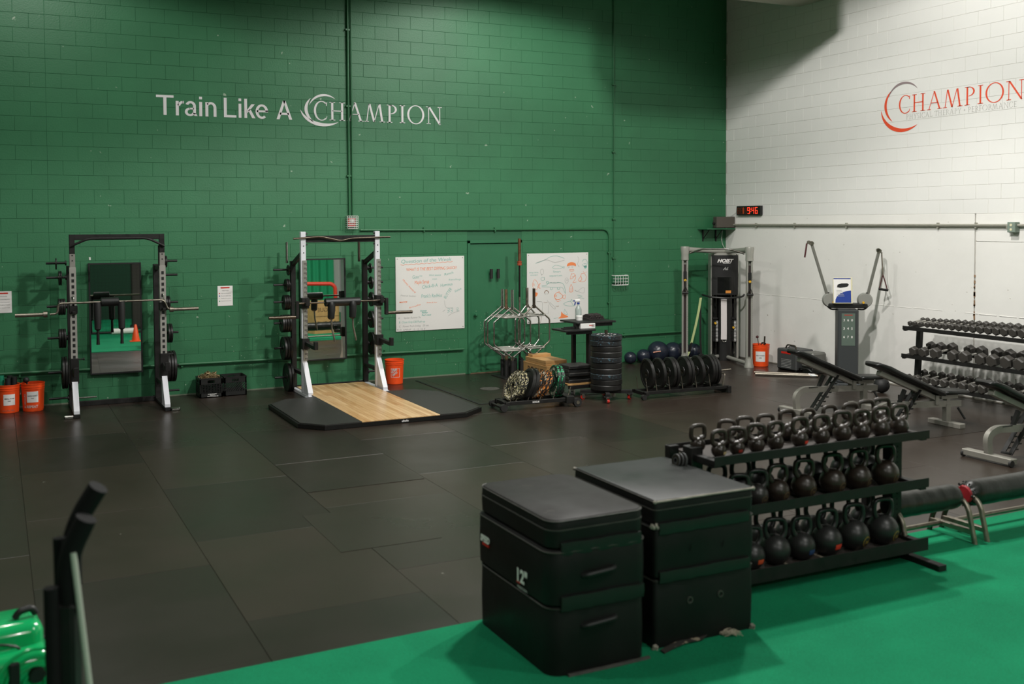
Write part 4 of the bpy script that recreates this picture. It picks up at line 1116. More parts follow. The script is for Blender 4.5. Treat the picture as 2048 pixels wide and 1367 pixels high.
# ================================================================== TRAP BARS AND HOLDER
t = thing('bar_rack', 'black floor bar holder with upright tubes standing before the green door', 'bar holder', (-4.86, -.56, 0))
B().box(-.27, .27, -.27, .25, 0, .012, .003).build('base_plate', BLACK, t, False)
HP = [(-.085, -.185), (.085, -.185), (-.125, -.04), (.02, -.04), (.16, -.04), (-.125, .10), (.0, .12), (.12, .12), (.225, .12)]
for hx, hy in HP: B().lathe([(.026, .012), (.036, .012), (.036, .28), (.026, .28), (.026, .02)], 16, (hx, hy, 0)).build('holder_tube', RUBBER, t)
def trap_bar(x, y, label, lw=.34, sl=CHROME, fr=CHROME, rz=0.0, zb=.05, hz=(.47, 1.01), depth=.16):
    t = thing('trap_bar', label, 'barbell', (x, y, 0), rz)
    b = B(); b.tube([(0, 0, 1.17), (-lw, 0, .93), (-lw, 0, .56), (0, 0, .33), (lw, 0, .56), (lw, 0, .93)], .0135, 10, loop=True, fillet=.03); b.build('hex_frame', fr, t)
    for z in hz:
        wz = lw*.66
        b = B(); b.tube([(-wz, 0, z), (-wz*.8, -depth*.5, z-.01), (wz*.8, -depth*.5, z-.01), (wz, 0, z)], .012, 10, fillet=.03)
        b.tube([(-wz, 0, z), (-wz*.8, depth*.5, z), (wz*.8, depth*.5, z), (wz, 0, z)], .012, 8, fillet=.03)
        b.build('grip_bar', mat('bright_knurled', '#C2BFB8', .4, metal=.8), t)
    b = B().cyl((0, 0, 1.12), (0, 0, 1.45), .024, 16); b.cyl((0, 0, 1.13), (0, 0, 1.17), .034, 14); b.build('sleeve', sl, t)
    b = B().cyl((0, 0, .36), (0, 0, zb), .024, 16); b.cyl((0, 0, .30), (0, 0, .35), .032, 14); b.build('sleeve', sl, t)
    return t
trap_bar(-4.985, -.46, 'chrome hex trap bar standing at the back left of the holder', .33)
trap_bar(-4.985, -.60, 'hex trap bar with rusty brown sleeves in the middle of the left group', .34, sl=mat('rusty_sleeve', '#7B654D', .5, metal=.7, var=.3, vscale=30))
trap_bar(-4.945, -.745, 'chrome hex trap bar standing at the front of the holder', .335)
trap_bar(-4.51, -.44, 'chrome hex trap bar leaning behind the wooden box, left of the right pair', .27, sl=STEEL, rz=.25)
trap_bar(-4.475, -.62, 'dull steel hex trap bar, right of the right pair, behind the wooden box', .28, sl=DSTEEL, fr=STEEL, rz=-.1)
t = thing('barbell', 'rusty barbell standing upright against the wall between door and whiteboard', 'barbell', (-4.635, -.41, 0))
B().cyl((0, 0, .2), (0, 0, 1.9), .0145, 12).build('shaft', mat('dark_bar', '#33302B', .4, metal=.8), t)
b = B().cyl((0, 0, 1.86), (0, 0, 2.28), .025, 16); b.build('sleeve', mat('rusty_brown', '#6E4A33', .5, metal=.6, var=.3, vscale=20), t)
B().lathe([(.0, 1.83), (.04, 1.83), (.04, 1.86), (.032, 1.865), (.04, 1.885), (.04, 1.90), (0, 1.90)], 18).build('collar', mat('rust_orange', '#A0472A', .6), t)
B().cyl((0, 0, 1.02), (0, 0, 1.30), .0155, 12).build('knurled_tape', STEEL, t); B().cyl((0, 0, .03), (0, 0, .3), .025, 14).build('sleeve', DSTEEL, t)
B().cyl((0, 0, .70), (0, 0, .9), .016, 12).build('white_tape', WPL, t)
for x, lb in ((-4.985, 'left of two black rubber sleeves mounted on the green door'), (-4.855, 'right of two black rubber sleeves mounted on the green door')):
    t = thing('rubber_sleeve', lb, 'bumper', (x, -.05, 1.60)); B().cyl((0, 0, 0), (0, 0, .16), .026, 14).build('sleeve_tube', RUBBER, t); B().box(-.008, .008, .02, .058, .06, .1).build('bracket', BLACK, t, False)

# ================================================================== WOOD BOX, FOAM STEPS, DESK
FOAMS = mat('grey_black_foam', '#2A2927', .65, var=.1, vscale=8, bump=.2, bscale=30, bdist=.003)
t = thing('plyo_box', 'wooden jump box with stencilled lettering behind the speckled bumper plates', 'box', (-5.07, -2.13, 0))
L1, L2, H, th = .30, .76, .345, .02
for q in ((0, L1, 0, th), (0, L1, L2-th, L2), (0, th, th, L2-th), (L1-th, L1, th, L2-th)): B().box(q[0], q[1], q[2], q[3], 0, H, .001).build('panel', PLY, t, False)
B().box(-.002, L1+.002, -.002, L2+.002, H, H+.022, .002).build('top_panel', PLY, t, False)
b = B(); b.box(-.002, .0, .0, L2, .188, .194)
b.at(Matrix(((0, 0, -1, -.002), (-1, 0, 0, L2-.14), (0, 1, 0, .215), (0, 0, 0, 1)))); add_text(b, 'ROGUE', 0, 0, .14, width=.50, thick=.001, bold=.001)
add_text(b, 'PLYO', .1, -.15, .12, width=.34, thick=.001)
b.at(); kind(b.build('stencil_lettering', PLYD, t, False), 'stuff')
t = thing('wooden_board', 'thick wooden board resting on top of the stencilled jump box', 'board', (-5.06, -2.08, .370))
B().box(.0, .37, .0, .66, 0, .075, .003).build('board', PLY, t, False); B().box(-.0005, .3705, -.0005, .6605, .036, .038).build('layer_seam', PLYD, t, False)
t = thing('wooden_board', 'narrow wooden board lying at the back of the thick board', 'board', (-5.02, -1.58, .4455))
B().box(.0, .33, .0, .15, 0, .04, .003).build('board', PLY, t, False); B().box(.02, .1, .02, .13, .0401, .0405).build('stain', PLYD, t, False)
for i in range(5):
    t = thing('foam_step', 'black foam step, %s in the stack on the desk base' % ('lowest', 'second from the bottom', 'middle', 'second from the top', 'topmost')[i], 'step', (-4.815+(.005, -.01, .0, -.008, .0)[i], -2.53+(.0, .015, -.03, .01, -.01)[i], .183+i*.052), radians((-1, 1.5, -2, 1, 0)[i]), 'foam steps in the stack')
    B().box(-.195, .195, -.16, .16, 0, .050, .008).build('slab', FOAMS, t, False); B().box(-.18, .18, -.1615, -.1595, .016, .034, .0005).build('side_groove', BLACK2, t, False)
t = thing('wooden_board', 'plain wooden board under the foam steps on the desk base', 'board', (-4.60, -2.45, .156))
B().box(-.44, -.02, -.27, .22, 0, .026, .003).build('board', PLY, t, False); B().box(-.445, -.44, -.24, .20, .005, .02).build('edge_band', PLYD, t, False)
# --- desk on casters
def caster(par, x, y, z=.10, wheel=RED, r=.035, ang=0.0):
    c = Matrix.Translation((x, y, 0)) @ Matrix.Rotation(ang, 4, 'Z')
    f = B().at(c); f.box(-.04, .04, -.035, .035, z-.006, z, .001); f.box(-.012, .028, -.024, -.019, r-.012, z-.006); f.box(-.012, .028, .019, .024, r-.012, z-.006); f.cyl((0, 0, z-.02), (0, 0, z-.005), .02, 12)
    f.at(); fo = f.build('caster', CHROME, par)
    w_ = B().at(c); w_.cyl((.01, -.016, r), (.01, .016, r), r, 20); w_.at(); w_.build('wheel', wheel, fo)
    h_ = B().at(c); h_.cyl((.01, -.0185, r), (.01, .0185, r), r*.55, 14); h_.at(); h_.build('wheel_hub', STEEL, fo)
DK = thing('standing_desk', 'black two-level standing desk on casters beside the tall plate stack', 'desk', (-4.60, -2.45, 0))
b = B().box(-.42, .40, -.29, -.23, .105, .155, .004); b.box(-.42, .40, .23, .29, .105, .155, .004); b.box(-.03, .03, -.23, .23, .105, .15, .004)
b.build('base_frame', BLACK, DK, False)
for cx_, cy__ in ((-.36, -.26), (.34, -.26), (-.36, .26), (.34, .26)): caster(DK, cx_, cy__, .105, MATS['black_rubber'], .036, .6)
b = B().box(-.14, -.085, .10, .16, .155, .93, .003)
for k in range(14): b.box(-.118, -.106, .0985, .1005, .30+k*.042, .318+k*.042)
b.build('leg', BLACK, DK, False)
B().box(-.0, .065, -.12, -.04, .155, 1.0, .003).build('leg', BLACK, DK, False)
B().box(-.50, .02, -.30, .12, .945, .97, .004).build('lower_top', BLACK2, DK, False)
B().box(-.44, -.05, -.27, -.21, .905, .945, .003).build('lower_rail', BLACK, DK, False); B().box(-.2, -.05, .0, .12, .88, .945, .003).build('lower_bracket', BLACK, DK, False)
B().box(-.22, .46, -.16, .36, 1.04, 1.066, .004).build('upper_top', BLACK2, DK, False)
b = B().box(-.05, .42, -.12, -.06, .99, 1.04, .003); b.box(-.0, .07, -.12, .1, .97, 1.04, .003); b.build('upper_rail', BLACK, DK, False)
B().box(-.22, -.14, -.12, -.04, .97, 1.04, .003).build('riser', BLACK, DK, False)
t = thing('spray_bottle', 'clear spray bottle with a white and blue trigger head standing on the desk', 'bottle', (-4.51, -2.12, 1.066))
k_ = 1.18
B().lathe([(0, 0), (.040*k_, 0), (.042*k_, .01), (.042*k_, .12*k_), (.030*k_, .155*k_), (.014*k_, .175*k_), (.013*k_, .20*k_), (0, .20*k_)], 20).build('bottle_body', CLEAR, t)
B().lathe([(0, .195*k_), (.018*k_, .195*k_), (.018*k_, .215*k_), (0, .215*k_)], 14).build('collar', BLUE, t)
B().box(-.065, .03, -.013, .013, .262, .300, .008).build('trigger_head', WPL, t, False); B().beam((-.045, 0, .275), (-.065, 0, .215), .012, .014).build('trigger', BLUE, t, False); B().box(-.085, -.065, -.01, .01, .270, .29, .002).build('nozzle', BLUE, t, False)
t = thing('folded_towel', 'dark crumpled cloth lying on the upper desk level', 'cloth', (-4.34, -2.25, 1.066), .2)
for j, (z, sx_, sy_) in enumerate(((0, .15, .10), (.028, .14, .095), (.052, .11, .08))):
    b = B(); n = 14; rings = []
    for i in range(n+1):
        x = -sx_+2*sx_*i/n; w_ = sy_*(1-.25*abs(i/n-.5)**2)*(1+.12*sin(i*1.9+j)); zz = z+.008*sin(i*2.3+j*2)
        rings.append([(x, -w_, z), (x, -w_*1.02, zz+.018), (x, 0, zz+.03+.006*sin(i*3)), (x, w_, zz+.02), (x, w_, z)])
    b.ring(rings); b.build('fold', CLOTH, t)
t = thing('tissue_box', 'white cardboard box with red print on the lower desk level', 'box', (-4.64, -2.56, .972), -.1)
B().box(-.12, .12, -.07, .07, 0, .075, .003).build('carton', WPL, t, False)
b = B().box(-.04, .04, -.02, .035, .075, .0762); b.box(.02, .09, -.0715, -.07, .04, .052); b.box(-.01, .06, -.035, -.025, .075, .0762); kind(b.build('red_print', RED, t, False), 'stuff')
B().box(.06, .11, -.0715, -.0700, .02, .06).build('grey_print', GREYMK, t, False)
t = thing('plastic_tub', 'small white plastic tub beside the spray bottle', 'tub', (-4.60, -2.30, .972))
B().lathe([(0, 0), (.045, 0), (.05, .14), (.053, .14), (.053, .155), (0, .155)], 18).build('tub_body', WPL, t); B().lathe([(0, .155), (.051, .155), (.048, .165), (0, .165)], 18).build('lid', WPL, t)
t = thing('marker_tray', 'thin black tray on the left end of the lower desk level', 'tray', (-4.90, -2.52, .972), .1)
B().box(-.13, .13, -.035, .035, 0, .016, .003).build('tray_body', PLASTIC, t, False); B().box(-.10, .08, -.012, .012, .016, .03, .003).build('marker', PLASTIC, t, False)

# ================================================================== BUMPER PLATE STACK ON DOLLY
D = thing('plate_dolly', 'low black dolly with red-wheeled casters under the tall plate stack', 'dolly', (-4.665, -3.16, 0), radians(-28))
b = B().beam((-.37, 0, .115), (.37, 0, .115), .06, .05, .003); b.beam((0, -.37, .115), (0, .37, .115), .06, .05, .003)
b.box(-.12, .12, -.12, .12, .135, .145); b.build('cross_frame', BLACK, D, False)
for a in range(4):
    x, y = .33*cos(a*pi/2), .33*sin(a*pi/2); B().box(x-.055, x+.055, y-.055, y+.055, .088, .094, .001).build('caster_plate', BLACK, D, False); caster(D, x, y, .088, RED, .032, 1.0+a*1.3)
B().cyl((0, 0, .14), (0, 0, 1.0), .024, 14).build('centre_post', DSTEEL, D)
zz = .148; cols = [PLATE, PLATE, SP_B, PLATE, PLATE, SP_B, PLATE, PLATE, SP_B, SP_B]
mm = {'plate_rubber': 'black', 'blue_speckled_rubber': 'blue-flecked'}
pos = ['lowest', 'second', 'third', 'fourth', 'fifth', 'sixth', 'seventh', 'eighth', 'ninth', 'topmost']
for i in range(10):
    th_ = .078
    p = plate(.45, th_, (-4.665+.006*sin(i*2.1), -3.16+.006*cos(i*1.7), zz+th_/2), '%s bumper plate, %s from the bottom of the tall stack' % (mm[cols[i].name], pos[i]) if 0 < i < 9 else '%s bumper plate, %s in the tall stack' % (mm[cols[i].name], pos[i]), cols[i], 'bumper plates in the tall stack', (0, -pi/2, 0), 'bumper_plate')
    zz += th_+.001
t = p
b = B().at(Matrix.Rotation(pi/2, 4, 'Y'))
for a in range(16):
    an = a*pi/8; b.box(.13*cos(an)-.012, .13*cos(an)+.012, .13*sin(an)-.006, .13*sin(an)+.006, .0385, .0396)
b.at(); o = kind(b.build('white_lettering', PAPER, t, False), 'stuff')

# ================================================================== SPECKLED BUMPER RACK
R = thing('bumper_rack', 'low black plate cart carrying the white, orange and green speckled bumpers', 'rack', (-6.40, -3.20, 0), radians(-4))
b = B().beam((0.0, -.14, .10), (1.02, -.14, .10), .05, .05, .003); b.beam((0.0, .14, .10), (1.02, .14, .10), .05, .05, .003)
b.beam((.04, -.2, .10), (.04, .2, .10), .06, .05, .003); b.box(.92, 1.04, -.2, .2, .05, .15, .004)
b.build('base_frame', BLACK, R, False)
B().cyl((-.04, -.19, .06), (-.04, .19, .06), .018, 10).build('grip', BLACK, R)
for y in (-.2, .2):
    B().cyl((-.02, y-.03, .055), (-.02, y+.03, .055), .05, 16).build('wheel', RUBBER, R); B().cyl((1.08, y-.03, .062), (1.08, y+.03, .062), .06, 18).build('wheel', RUBBER, R)
    B().cyl((1.08, y-.035, .062), (1.08, y+.035, .062), .026, 14).build('wheel_hub', STEEL, R)
for x in (.10, .18, .36, .54, .74, .96):
    b = B()
    for y in (-.14, .14): b.cyl((x, y, .12), (x+(.05 if x > .1 else .03), y, .32 if x in (.10,) else .27), .007, 8)
    b.build('divider_rod', STEEL, R)['kind'] = 'stuff'
b = B().at(Matrix(((1, 0, 0, .42), (0, 0, -1, -.167), (0, 1, 0, .09), (0, 0, 0, 1)))); add_text(b, 'ROGUE', 0, 0, .03, bold=.001); b.at(); kind(b.build('rail_lettering', PAPER, R, False), 'stuff')
def bump_on(R_, x, tilt, yaw, d, th_, m_, label, z=None, ring=None, ringm=None, group='bumper plates on the low cart'):
    base = R_.matrix_world if False else Matrix.Translation(R_.location) @ Matrix.Rotation(R_.rotation_euler.z, 4, 'Z')
    zz_ = (.115+d/2*cos(tilt)) if z is None else z
    p = base @ Vector((x, 0, zz_))
    q = plate(d, th_, p, label, m_, group, (0, tilt, R_.rotation_euler.z+yaw), 'bumper_plate')
    if ringm:
        b = B()
        for k, ch in enumerate('TRAINING  TRAINING  '):
            an = pi*.9-k*2*pi/20
            vs, fs = text_mesh(ch, .05, bold=.002)
            if not vs: continue
            Mx = Matrix.Rotation(-pi/2, 4, 'Z') @ Matrix.Rotation(pi/2, 4, 'X')   # text x->-y, y->z, z-> -x
            ro = Matrix.Rotation(an-pi/2, 4, 'Z')
            K = Matrix.Translation((-th_/2-.001, 0, 0)) @ Mx @ ro @ Matrix.Translation((-.015, .155, 0))
            b.at(K).add(vs, fs)
        b.at(); kind(b.build('ring_lettering', ringm, q, False), 'stuff')
    return q
CR = mat('cream_print', '#D9D2BC', .6)
bump_on(R, .22, .42, .10, .43, .045, SP_W, 'front white-speckled bumper plate leaning on the low cart', ringm=CR)
bump_on(R, .275, .42, .10, .43, .045, SP_W, 'rear white-speckled bumper plate leaning behind its twin')
bump_on(R, .405, .36, .02, .445, .05, PLATE, 'plain black bumper plate behind the white-speckled pair')
bump_on(R, .46, .36, .02, .445, .05, PLATE, 'second plain black bumper plate touching the orange-speckled ones')
bump_on(R, .60, .50, .0, .43, .04, SP_O, 'orange-speckled bumper plate leaning in the middle of the cart', ringm=CR)
bump_on(R, .655, .50, .0, .43, .04, SP_O, 'rear orange-speckled bumper plate next to the green ones')
bump_on(R, .83, .08, -.1, .45, .05, SP_G, 'front green-speckled bumper plate at the wheel end of the cart', ringm=CR)
bump_on(R, .885, .08, -.1, .45, .05, SP_G, 'rear green-speckled bumper plate at the wheel end of the cart')
# ================================================================== BLACK BUMPER RACK
R = thing('bumper_rack', 'low black plate cart with plain black bumpers before the cable machine', 'rack', (-4.18, -3.28, 0), radians(-3))
b = B().beam((0, -.13, .085), (1.46, -.13, .085), .045, .045, .003); b.beam((0, .13, .085), (1.46, .13, .085), .045, .045, .003)
b.box(0, .05, -.2, .2, .05, .10, .003); b.box(1.42, 1.48, -.18, .18, .0, .10, .003); b.build('base_frame', BLACK, R, False)
for y in (-.2, .2):
    B().cyl((-.04, y-.025, .04), (-.04, y+.025, .04), .038, 14).build('wheel', RUBBER, R)
B().tube([(1.38, -.1, .1), (1.42, -.1, .28), (1.42, .1, .28), (1.50, .1, .30), (1.64, .06, .31)], .011, 8, fillet=.04).build('pull_handle', STEEL, R)
for x in (.06, .22, .44, .66, .90, 1.14, 1.36):
    b = B()
    for y in (-.13, .13): b.cyl((x, y, .10), (x-.03, y, .30), .007, 8)
    b.build('divider_rod', STEEL, R)['kind'] = 'stuff'
xs = [(.145, .05, 'front'), (.33, .045, 'second'), (.51, .045, 'third'), (.565, .045, 'fourth'), (.76, .05, 'fifth'), (.815, .045, 'sixth'), (1.0, .05, 'seventh'), (1.175, .04, 'eighth'), (1.225, .04, 'ninth'), (1.275, .04, 'last')]
for i, (x, th_, nm) in enumerate(xs):
    bump_on(R, x, -.06+.02*(i % 3), .02*(i % 2)-.12, .45, th_, PLATE, 'plain black bumper plate, %s from the left end of the black cart' % nm if nm not in ('front', 'last') else ('plain black bumper plate at the left end of the black cart' if i == 0 else 'plain black bumper plate at the right end of the black cart'), group='bumper plates on the black cart')

# ================================================================== EXERCISE BALLS
for i, (x, y, r, lb) in enumerate(((-2.30, -.22, .112, 'smallest navy exercise ball, leftmost by the green wall'), (-2.03, -.24, .128, 'navy exercise ball between the smallest and the largest ball'),
                                    (-1.735, -.27, .195, 'largest navy exercise ball by the green wall'), (-1.40, -.26, .175, 'navy exercise ball right of the largest one'),
                                    (-1.13, -.20, .16, 'dark exercise ball behind the left post of the cable machine'), (-.93, -.26, .15, 'dark exercise ball inside the frame of the cable machine'))):
    t = thing('exercise_ball', lb, 'ball', (x, y, 0))
    B().ball((0, 0, r*.98), r, 28, 18, (1, 1, .98)).build('ball_body', BALL, t); B().cyl((0, -r*.95, r*1.28), (0, -r*.99, r*1.30), .008, 8).build('valve', PLASTIC, t)
    if i == 2: B().tube([(-.18, -.11, .20), (-.13, -.155, .215), (-.07, -.185, .222)], .012, 8).build('printed_band', mat('pink_print', '#C98F7A', .6), t)
# ================================================================== CABLE MACHINE (corner)
MC = thing('cable_machine', 'silver dual-column cable machine with a black weight tower in the corner', 'machine', (0, 0, 0))
PL, PR, TW = (-1.39, -.60), (-.73, -1.56), (-.42, -.46)
for (x, y), face in ((PL, 1), (PR, 0)):
    B().lathe([(0, 0), (.085, 0), (.085, .02), (.07, .07), (.062, .16), (0, .16)], 20, (x, y, 0)).build('foot', CHROME if False else SILVER, MC)
    c = Matrix.Translation((x, y, 0)) @ Matrix.Rotation(-.55, 4, 'Z')
    b = B().at(c); b.box(-.055, -.022, -.045, .045, .12, 1.88, .008); b.box(.022, .055, -.045, .045, .12, 1.88, .008); b.box(-.03, .03, .02, .045, .12, 1.88); b.at(); b.build('column', SILVER, MC, False)
    b = B().at(c); b.box(-.022, .022, -.01, .015, .2, 1.78, .003); b.at(); b.build('track', mat('dark_brown_track', '#2E2220', .5), MC, False)
    b = B().at(c); 
    for k in range(46): b.cyl((.048, -.047, .25+k*.033), (.048, -.043, .25+k*.033), .004, 6)
    b.at(); kind(b.build('pin_hole', BLACK2, MC, False), 'stuff')
    b = B().at(c); b.box(-.028, .028, -.075, -.02, 1.52, 1.66, .008); b.at(); b.build('pulley_carriage', PLASTIC, MC, False)
    B().at(c).cyl((0, -.08, 1.50), (0, -.05, 1.50), .022, 14).build('adjuster_knob', YEL, MC)
    b = B().at(c); b.tube([(0, -.07, 1.52), (0, -.085, 1.40), (-.05, -.09, 1.28), (.05, -.09, 1.28), (0, -.085, 1.40)], .008, 6); b.cyl((-.055, -.09, 1.275), (.055, -.09, 1.275), .017, 10); b.at(); b.build('grip_handle', PLASTIC, MC)
    B().lathe([(0, 1.86), (.07, 1.86), (.066, 1.95), (.08, 2.07), (.075, 2.10), (.0, 2.105)], 20, (x, y, 0)).build('top_cap', SILVER, MC)
mid = Vector(((PL[0]+PR[0])/2, (PL[1]+PR[1])/2, 0))
for p in (PL, PR):
    B().tube([(p[0], p[1], 2.05), (p[0]*.5+TW[0]*.5, p[1]*.5+TW[1]*.5, 2.02), (TW[0], TW[1]-.05, 1.99)], [.05, .042, .045], 12).build('top_arm', SILVER, MC)
    B().tube([(p[0], p[1], .06), (TW[0], TW[1]-.02, .06)], .035, 12).build('base_arm', SILVER, MC)
B().tube([(PL[0]+.07, PL[1]-.04, 1.98), (PL[0]*.72+PR[0]*.28, PL[1]*.72+PR[1]*.28, 2.06), (PL[0]*.30+PR[0]*.70+.0, PL[1]*.30+PR[1]*.70, 2.06), (PR[0]-.05, PR[1]+.07, 1.98)], .016, 10, fillet=.08).build('pull_up_bar', CHROME, MC)
c = Matrix.Translation((TW[0], TW[1], 0)) @ Matrix.Rotation(-.48, 4, 'Z')
def tw(f, name, m_, sm=False):
    b = B().at(c); f(b); b.at(); return b.build(name, m_, MC, sm)
def arcbox(b, w_, d0, d1, z0_, z1_, n=10, bulge=.05):
    pts = [(-w_+2*w_*i/n, -d0-bulge*(1-(2*i/n-1)**2)) for i in range(n+1)]+[(w_, d1), (-w_, d1)]
    old = b.M; b.prism(pts, z0_, z1_)
tw(lambda b: arcbox(b, .235, .17, .15, 1.20, 1.93), 'upper_shroud', BLACK2)
tw(lambda b: arcbox(b, .10, .20, .12, .0, 1.16, 8, .03), 'centre_spine', BLACK2)
tw(lambda b: (b.box(-.25, -.225, -.12, .15, .03, 1.95, .004), b.box(.225, .26, -.12, .15, .03, 1.95, .004)), 'side_rail', SILVER)['kind'] = 'stuff'
tw(lambda b: b.box(-.225, .225, .10, .14, .05, 1.2), 'back_panel', BLACK)
tw(lambda b: arcbox(b, .20, .16, .14, 1.93, 1.97, 10, .04), 'tower_cap', SILVER)
def curved_on(b_src, zc, w_=.235, d0=.17, bulge=.05, off_=.002):
    b_src.v = [(vx, -d0-bulge*(1-min(1, abs(vx)/w_)**2)-off_-vz, zc+vy) for vx, vy, vz in b_src.v]; return b_src
def on_tower(b_src, name, m_):
    b_src.v = [tuple(c @ Vector(p)) for p in b_src.v]; return b_src.build(name, m_, MC, False)
q = B(); add_text(q, 'HOIST', -.15, 0, .085, bold=.004, shear=.35, width=.30); kind(on_tower(curved_on(q, 1.80), 'logo_lettering', PAPER), 'stuff')
q = B(); grid(q, -.05, .09, -.02, -.012); on_tower(curved_on(q, 1.80), 'logo_underline', PAPER)
q = B(); add_text(q, 'A6', -.045, 0, .075, bold=.002, shear=.35, width=.10); kind(on_tower(curved_on(q, 1.66), 'model_lettering', GREYMK), 'stuff')
q = B()
for a in ((-.16, .16, 0, .015), (-.16, .16, .315, .33), (-.16, -.145, 0, .33), (.145, .16, 0, .33)): grid(q, *a, h=.004)
on_tower(curved_on(q, 1.215), 'panel_frame', RUBBER)
q = B(); grid(q, -.145, .145, .015, .315); on_tower(curved_on(q, 1.215), 'instruction_panel', mat('black_panel', '#101010', .25))
q = B(); grid(q, .0, .10, .02, .07, 4, .004); on_tower(curved_on(q, 1.215), 'warning_label', mat('amber_label', '#D98B3A', .5))
B().at(c).tube([(-.40, -.10, 1.20), (-.30, -.26, 1.17), (0, -.33, 1.15), (.30, -.26, 1.17), (.36, -.12, 1.20)], .018, 8, fillet=.08).build('accessory_rail', PLASTIC, MC)
for s in (-1, 1):
    for k in range(15):
        z = .34+k*.026
        tw(lambda b: b.box(s*.165-.055, s*.165+.055, -.13, .02, z, z+.022, .002), 'weight_slab', BLACK)
    tw(lambda b: [b.box(s*.165+.01, s*.165+.05, -.1325, -.130, .345+k*.026, .356+k*.026) for k in range(15)], 'slab_number', WPL)['kind'] = 'stuff'
    tw(lambda b: (b.cyl((s*.165-.03, -.05, .05), (s*.165-.03, -.05, 1.2), .009, 8), b.cyl((s*.165+.03, -.05, .05), (s*.165+.03, -.05, 1.2), .009, 8)), 'guide_rod', CHROME, True)['kind'] = 'stuff'
    tw(lambda b: b.box(s*.165-.05, s*.165+.05, -.12, .01, .75, .78, .003), 'top_slab', BLACK)
    tw(lambda b: b.cyl((s*.165-.005, -.17, .60 if s > 0 else .68), (s*.165-.005, -.13, .60 if s > 0 else .68), .02, 12), 'selector_pin', YEL, True)
# straps
def strap(name, label, pts, w_, m_, cat='strap', wdir=(1, 0, 0)):
    t = thing(name, label, cat, pts[0]); P_ = [Vector(p)-Vector(pts[0]) for p in pts]; W3 = Vector(wdir).normalized()*w_/2; b = B()
    rings = []
    for i, p in enumerate(P_):
        d = (P_[min(i+1, len(P_)-1)]-P_[max(i-1, 0)]).normalized(); n = d.cross(W3.normalized()).normalized()*.0018
        rings.append([p-W3-n, p+W3-n, p+W3+n, p-W3+n])
    b.ring(rings); b.build('webbing', m_, t, False); return t, P_
t, _ = strap('green_strap', 'pale green suspension strap hanging from the machine rail', [(-1.05, -.62, 1.17), (-1.10, -.63, .95), (-1.17, -.64, .70), (-1.24, -.64, .46), (-1.27, -.64, .36)], .05, STRAPG)
B().beam((-.22, -.02, -.80), (-.27, -.02, -.98), .045, .02).build('black_grip', FOAM, t, False); B().beam((-.27, -.02, -.96), (-.36, -.02, -1.11), .06, .006).build('loop', STRAPG, t, False); B().tube([(-.30, -.03, -1.0), (-.20, -.03, -1.08), (-.19, -.03, -1.12), (-.32, -.03, -1.13)], .006, 6).build('cord', PLASTIC, t)
t, _ = strap('black_strap', 'black suspension strap hanging beside the pale green one', [(-1.03, -.58, 1.18), (-1.03, -.58, .8), (-1.02, -.57, .4), (-1.00, -.57, .12)], .04, FOAM)
B().box(-.03, .07, -.015, .015, -1.10, -1.04, .005).build('end_loop', FOAM, t, False)
wp = c @ Vector((-.035, -.245, 1.13))
t, _ = strap('white_strap', 'pale padded strap hanging down the front of the black tower', [wp, wp+Vector((0, -.004, -.3)), wp+Vector((.0, -.006, -.6)), wp+Vector((.0, -.004, -.74))], .105, STRAPW, wdir=(cos(-.48), sin(-.48), 0))
B().tube([(-.03, -.006, -.74), (-.03, -.01, -.78), (.03, -.03, -.78), (.03, -.03, -.74)], .006, 6, fillet=.015).build('steel_ring', CHROME, t)
# --- shelf with screen
S = thing('wall_shelf', 'green painted shelf on black brackets in the corner under the screen', 'shelf', (-.30, 0, 2.395))
B().box(-.36, .29, -.30, -.002, 0, .022, .003).build('board', GREEN_S, S, False)
for x in (-.24, .06):
    b = B().box(x-.012, x+.012, -.02, -.002, -.22, 0, .001); b.box(x-.012, x+.012, -.26, -.002, -.012, 0, .001); b.beam((x, -.02, -.17), (x, -.20, -.012), .014, .012)
    b.build('bracket', BLACK, S, False)
t = thing('speaker', 'dark grey speaker box standing on the corner shelf', 'speaker', (-.19, -.19, 2.419), radians(-10))
B().box(-.19, .19, -.07, .07, .005, .215, .008).build('cabinet', mat('brown_grey_grille', '#4B4640', .7), t, False); B().box(-.18, .18, -.0725, -.07, .015, .205, .002).build('grille', mat('grille_cloth', '#524C45', .8, bump=.3, bscale=200), t, False)
for x in (-.12, .12): B().box(x-.03, x+.03, -.05, .05, 0, .006).build('foot', PLASTIC, t, False)
B().lathe([(0, -.235), (.02, -.235), (.02, -.19), (0, -.19)], 12, (0, 0, .09), 'x').build('side_knob', PLASTIC, t)
pipe('cable', [(-.02, -.03, 2.56), (-.02, -.12, 2.62), (-.02, -.30, 2.70), (-.02, -.38, 2.74)], .004, WPL, 'thin pale cable running from the speaker up to the clock', (), .05)
pipe('cable', [(-.10, -.03, 2.38), (-.14, -.05, 2.2), (-.10, -.05, 2.08), (-.02, -.05, 2.0)], .005, WPL, 'pale cable dangling under the corner shelf', (), .1)
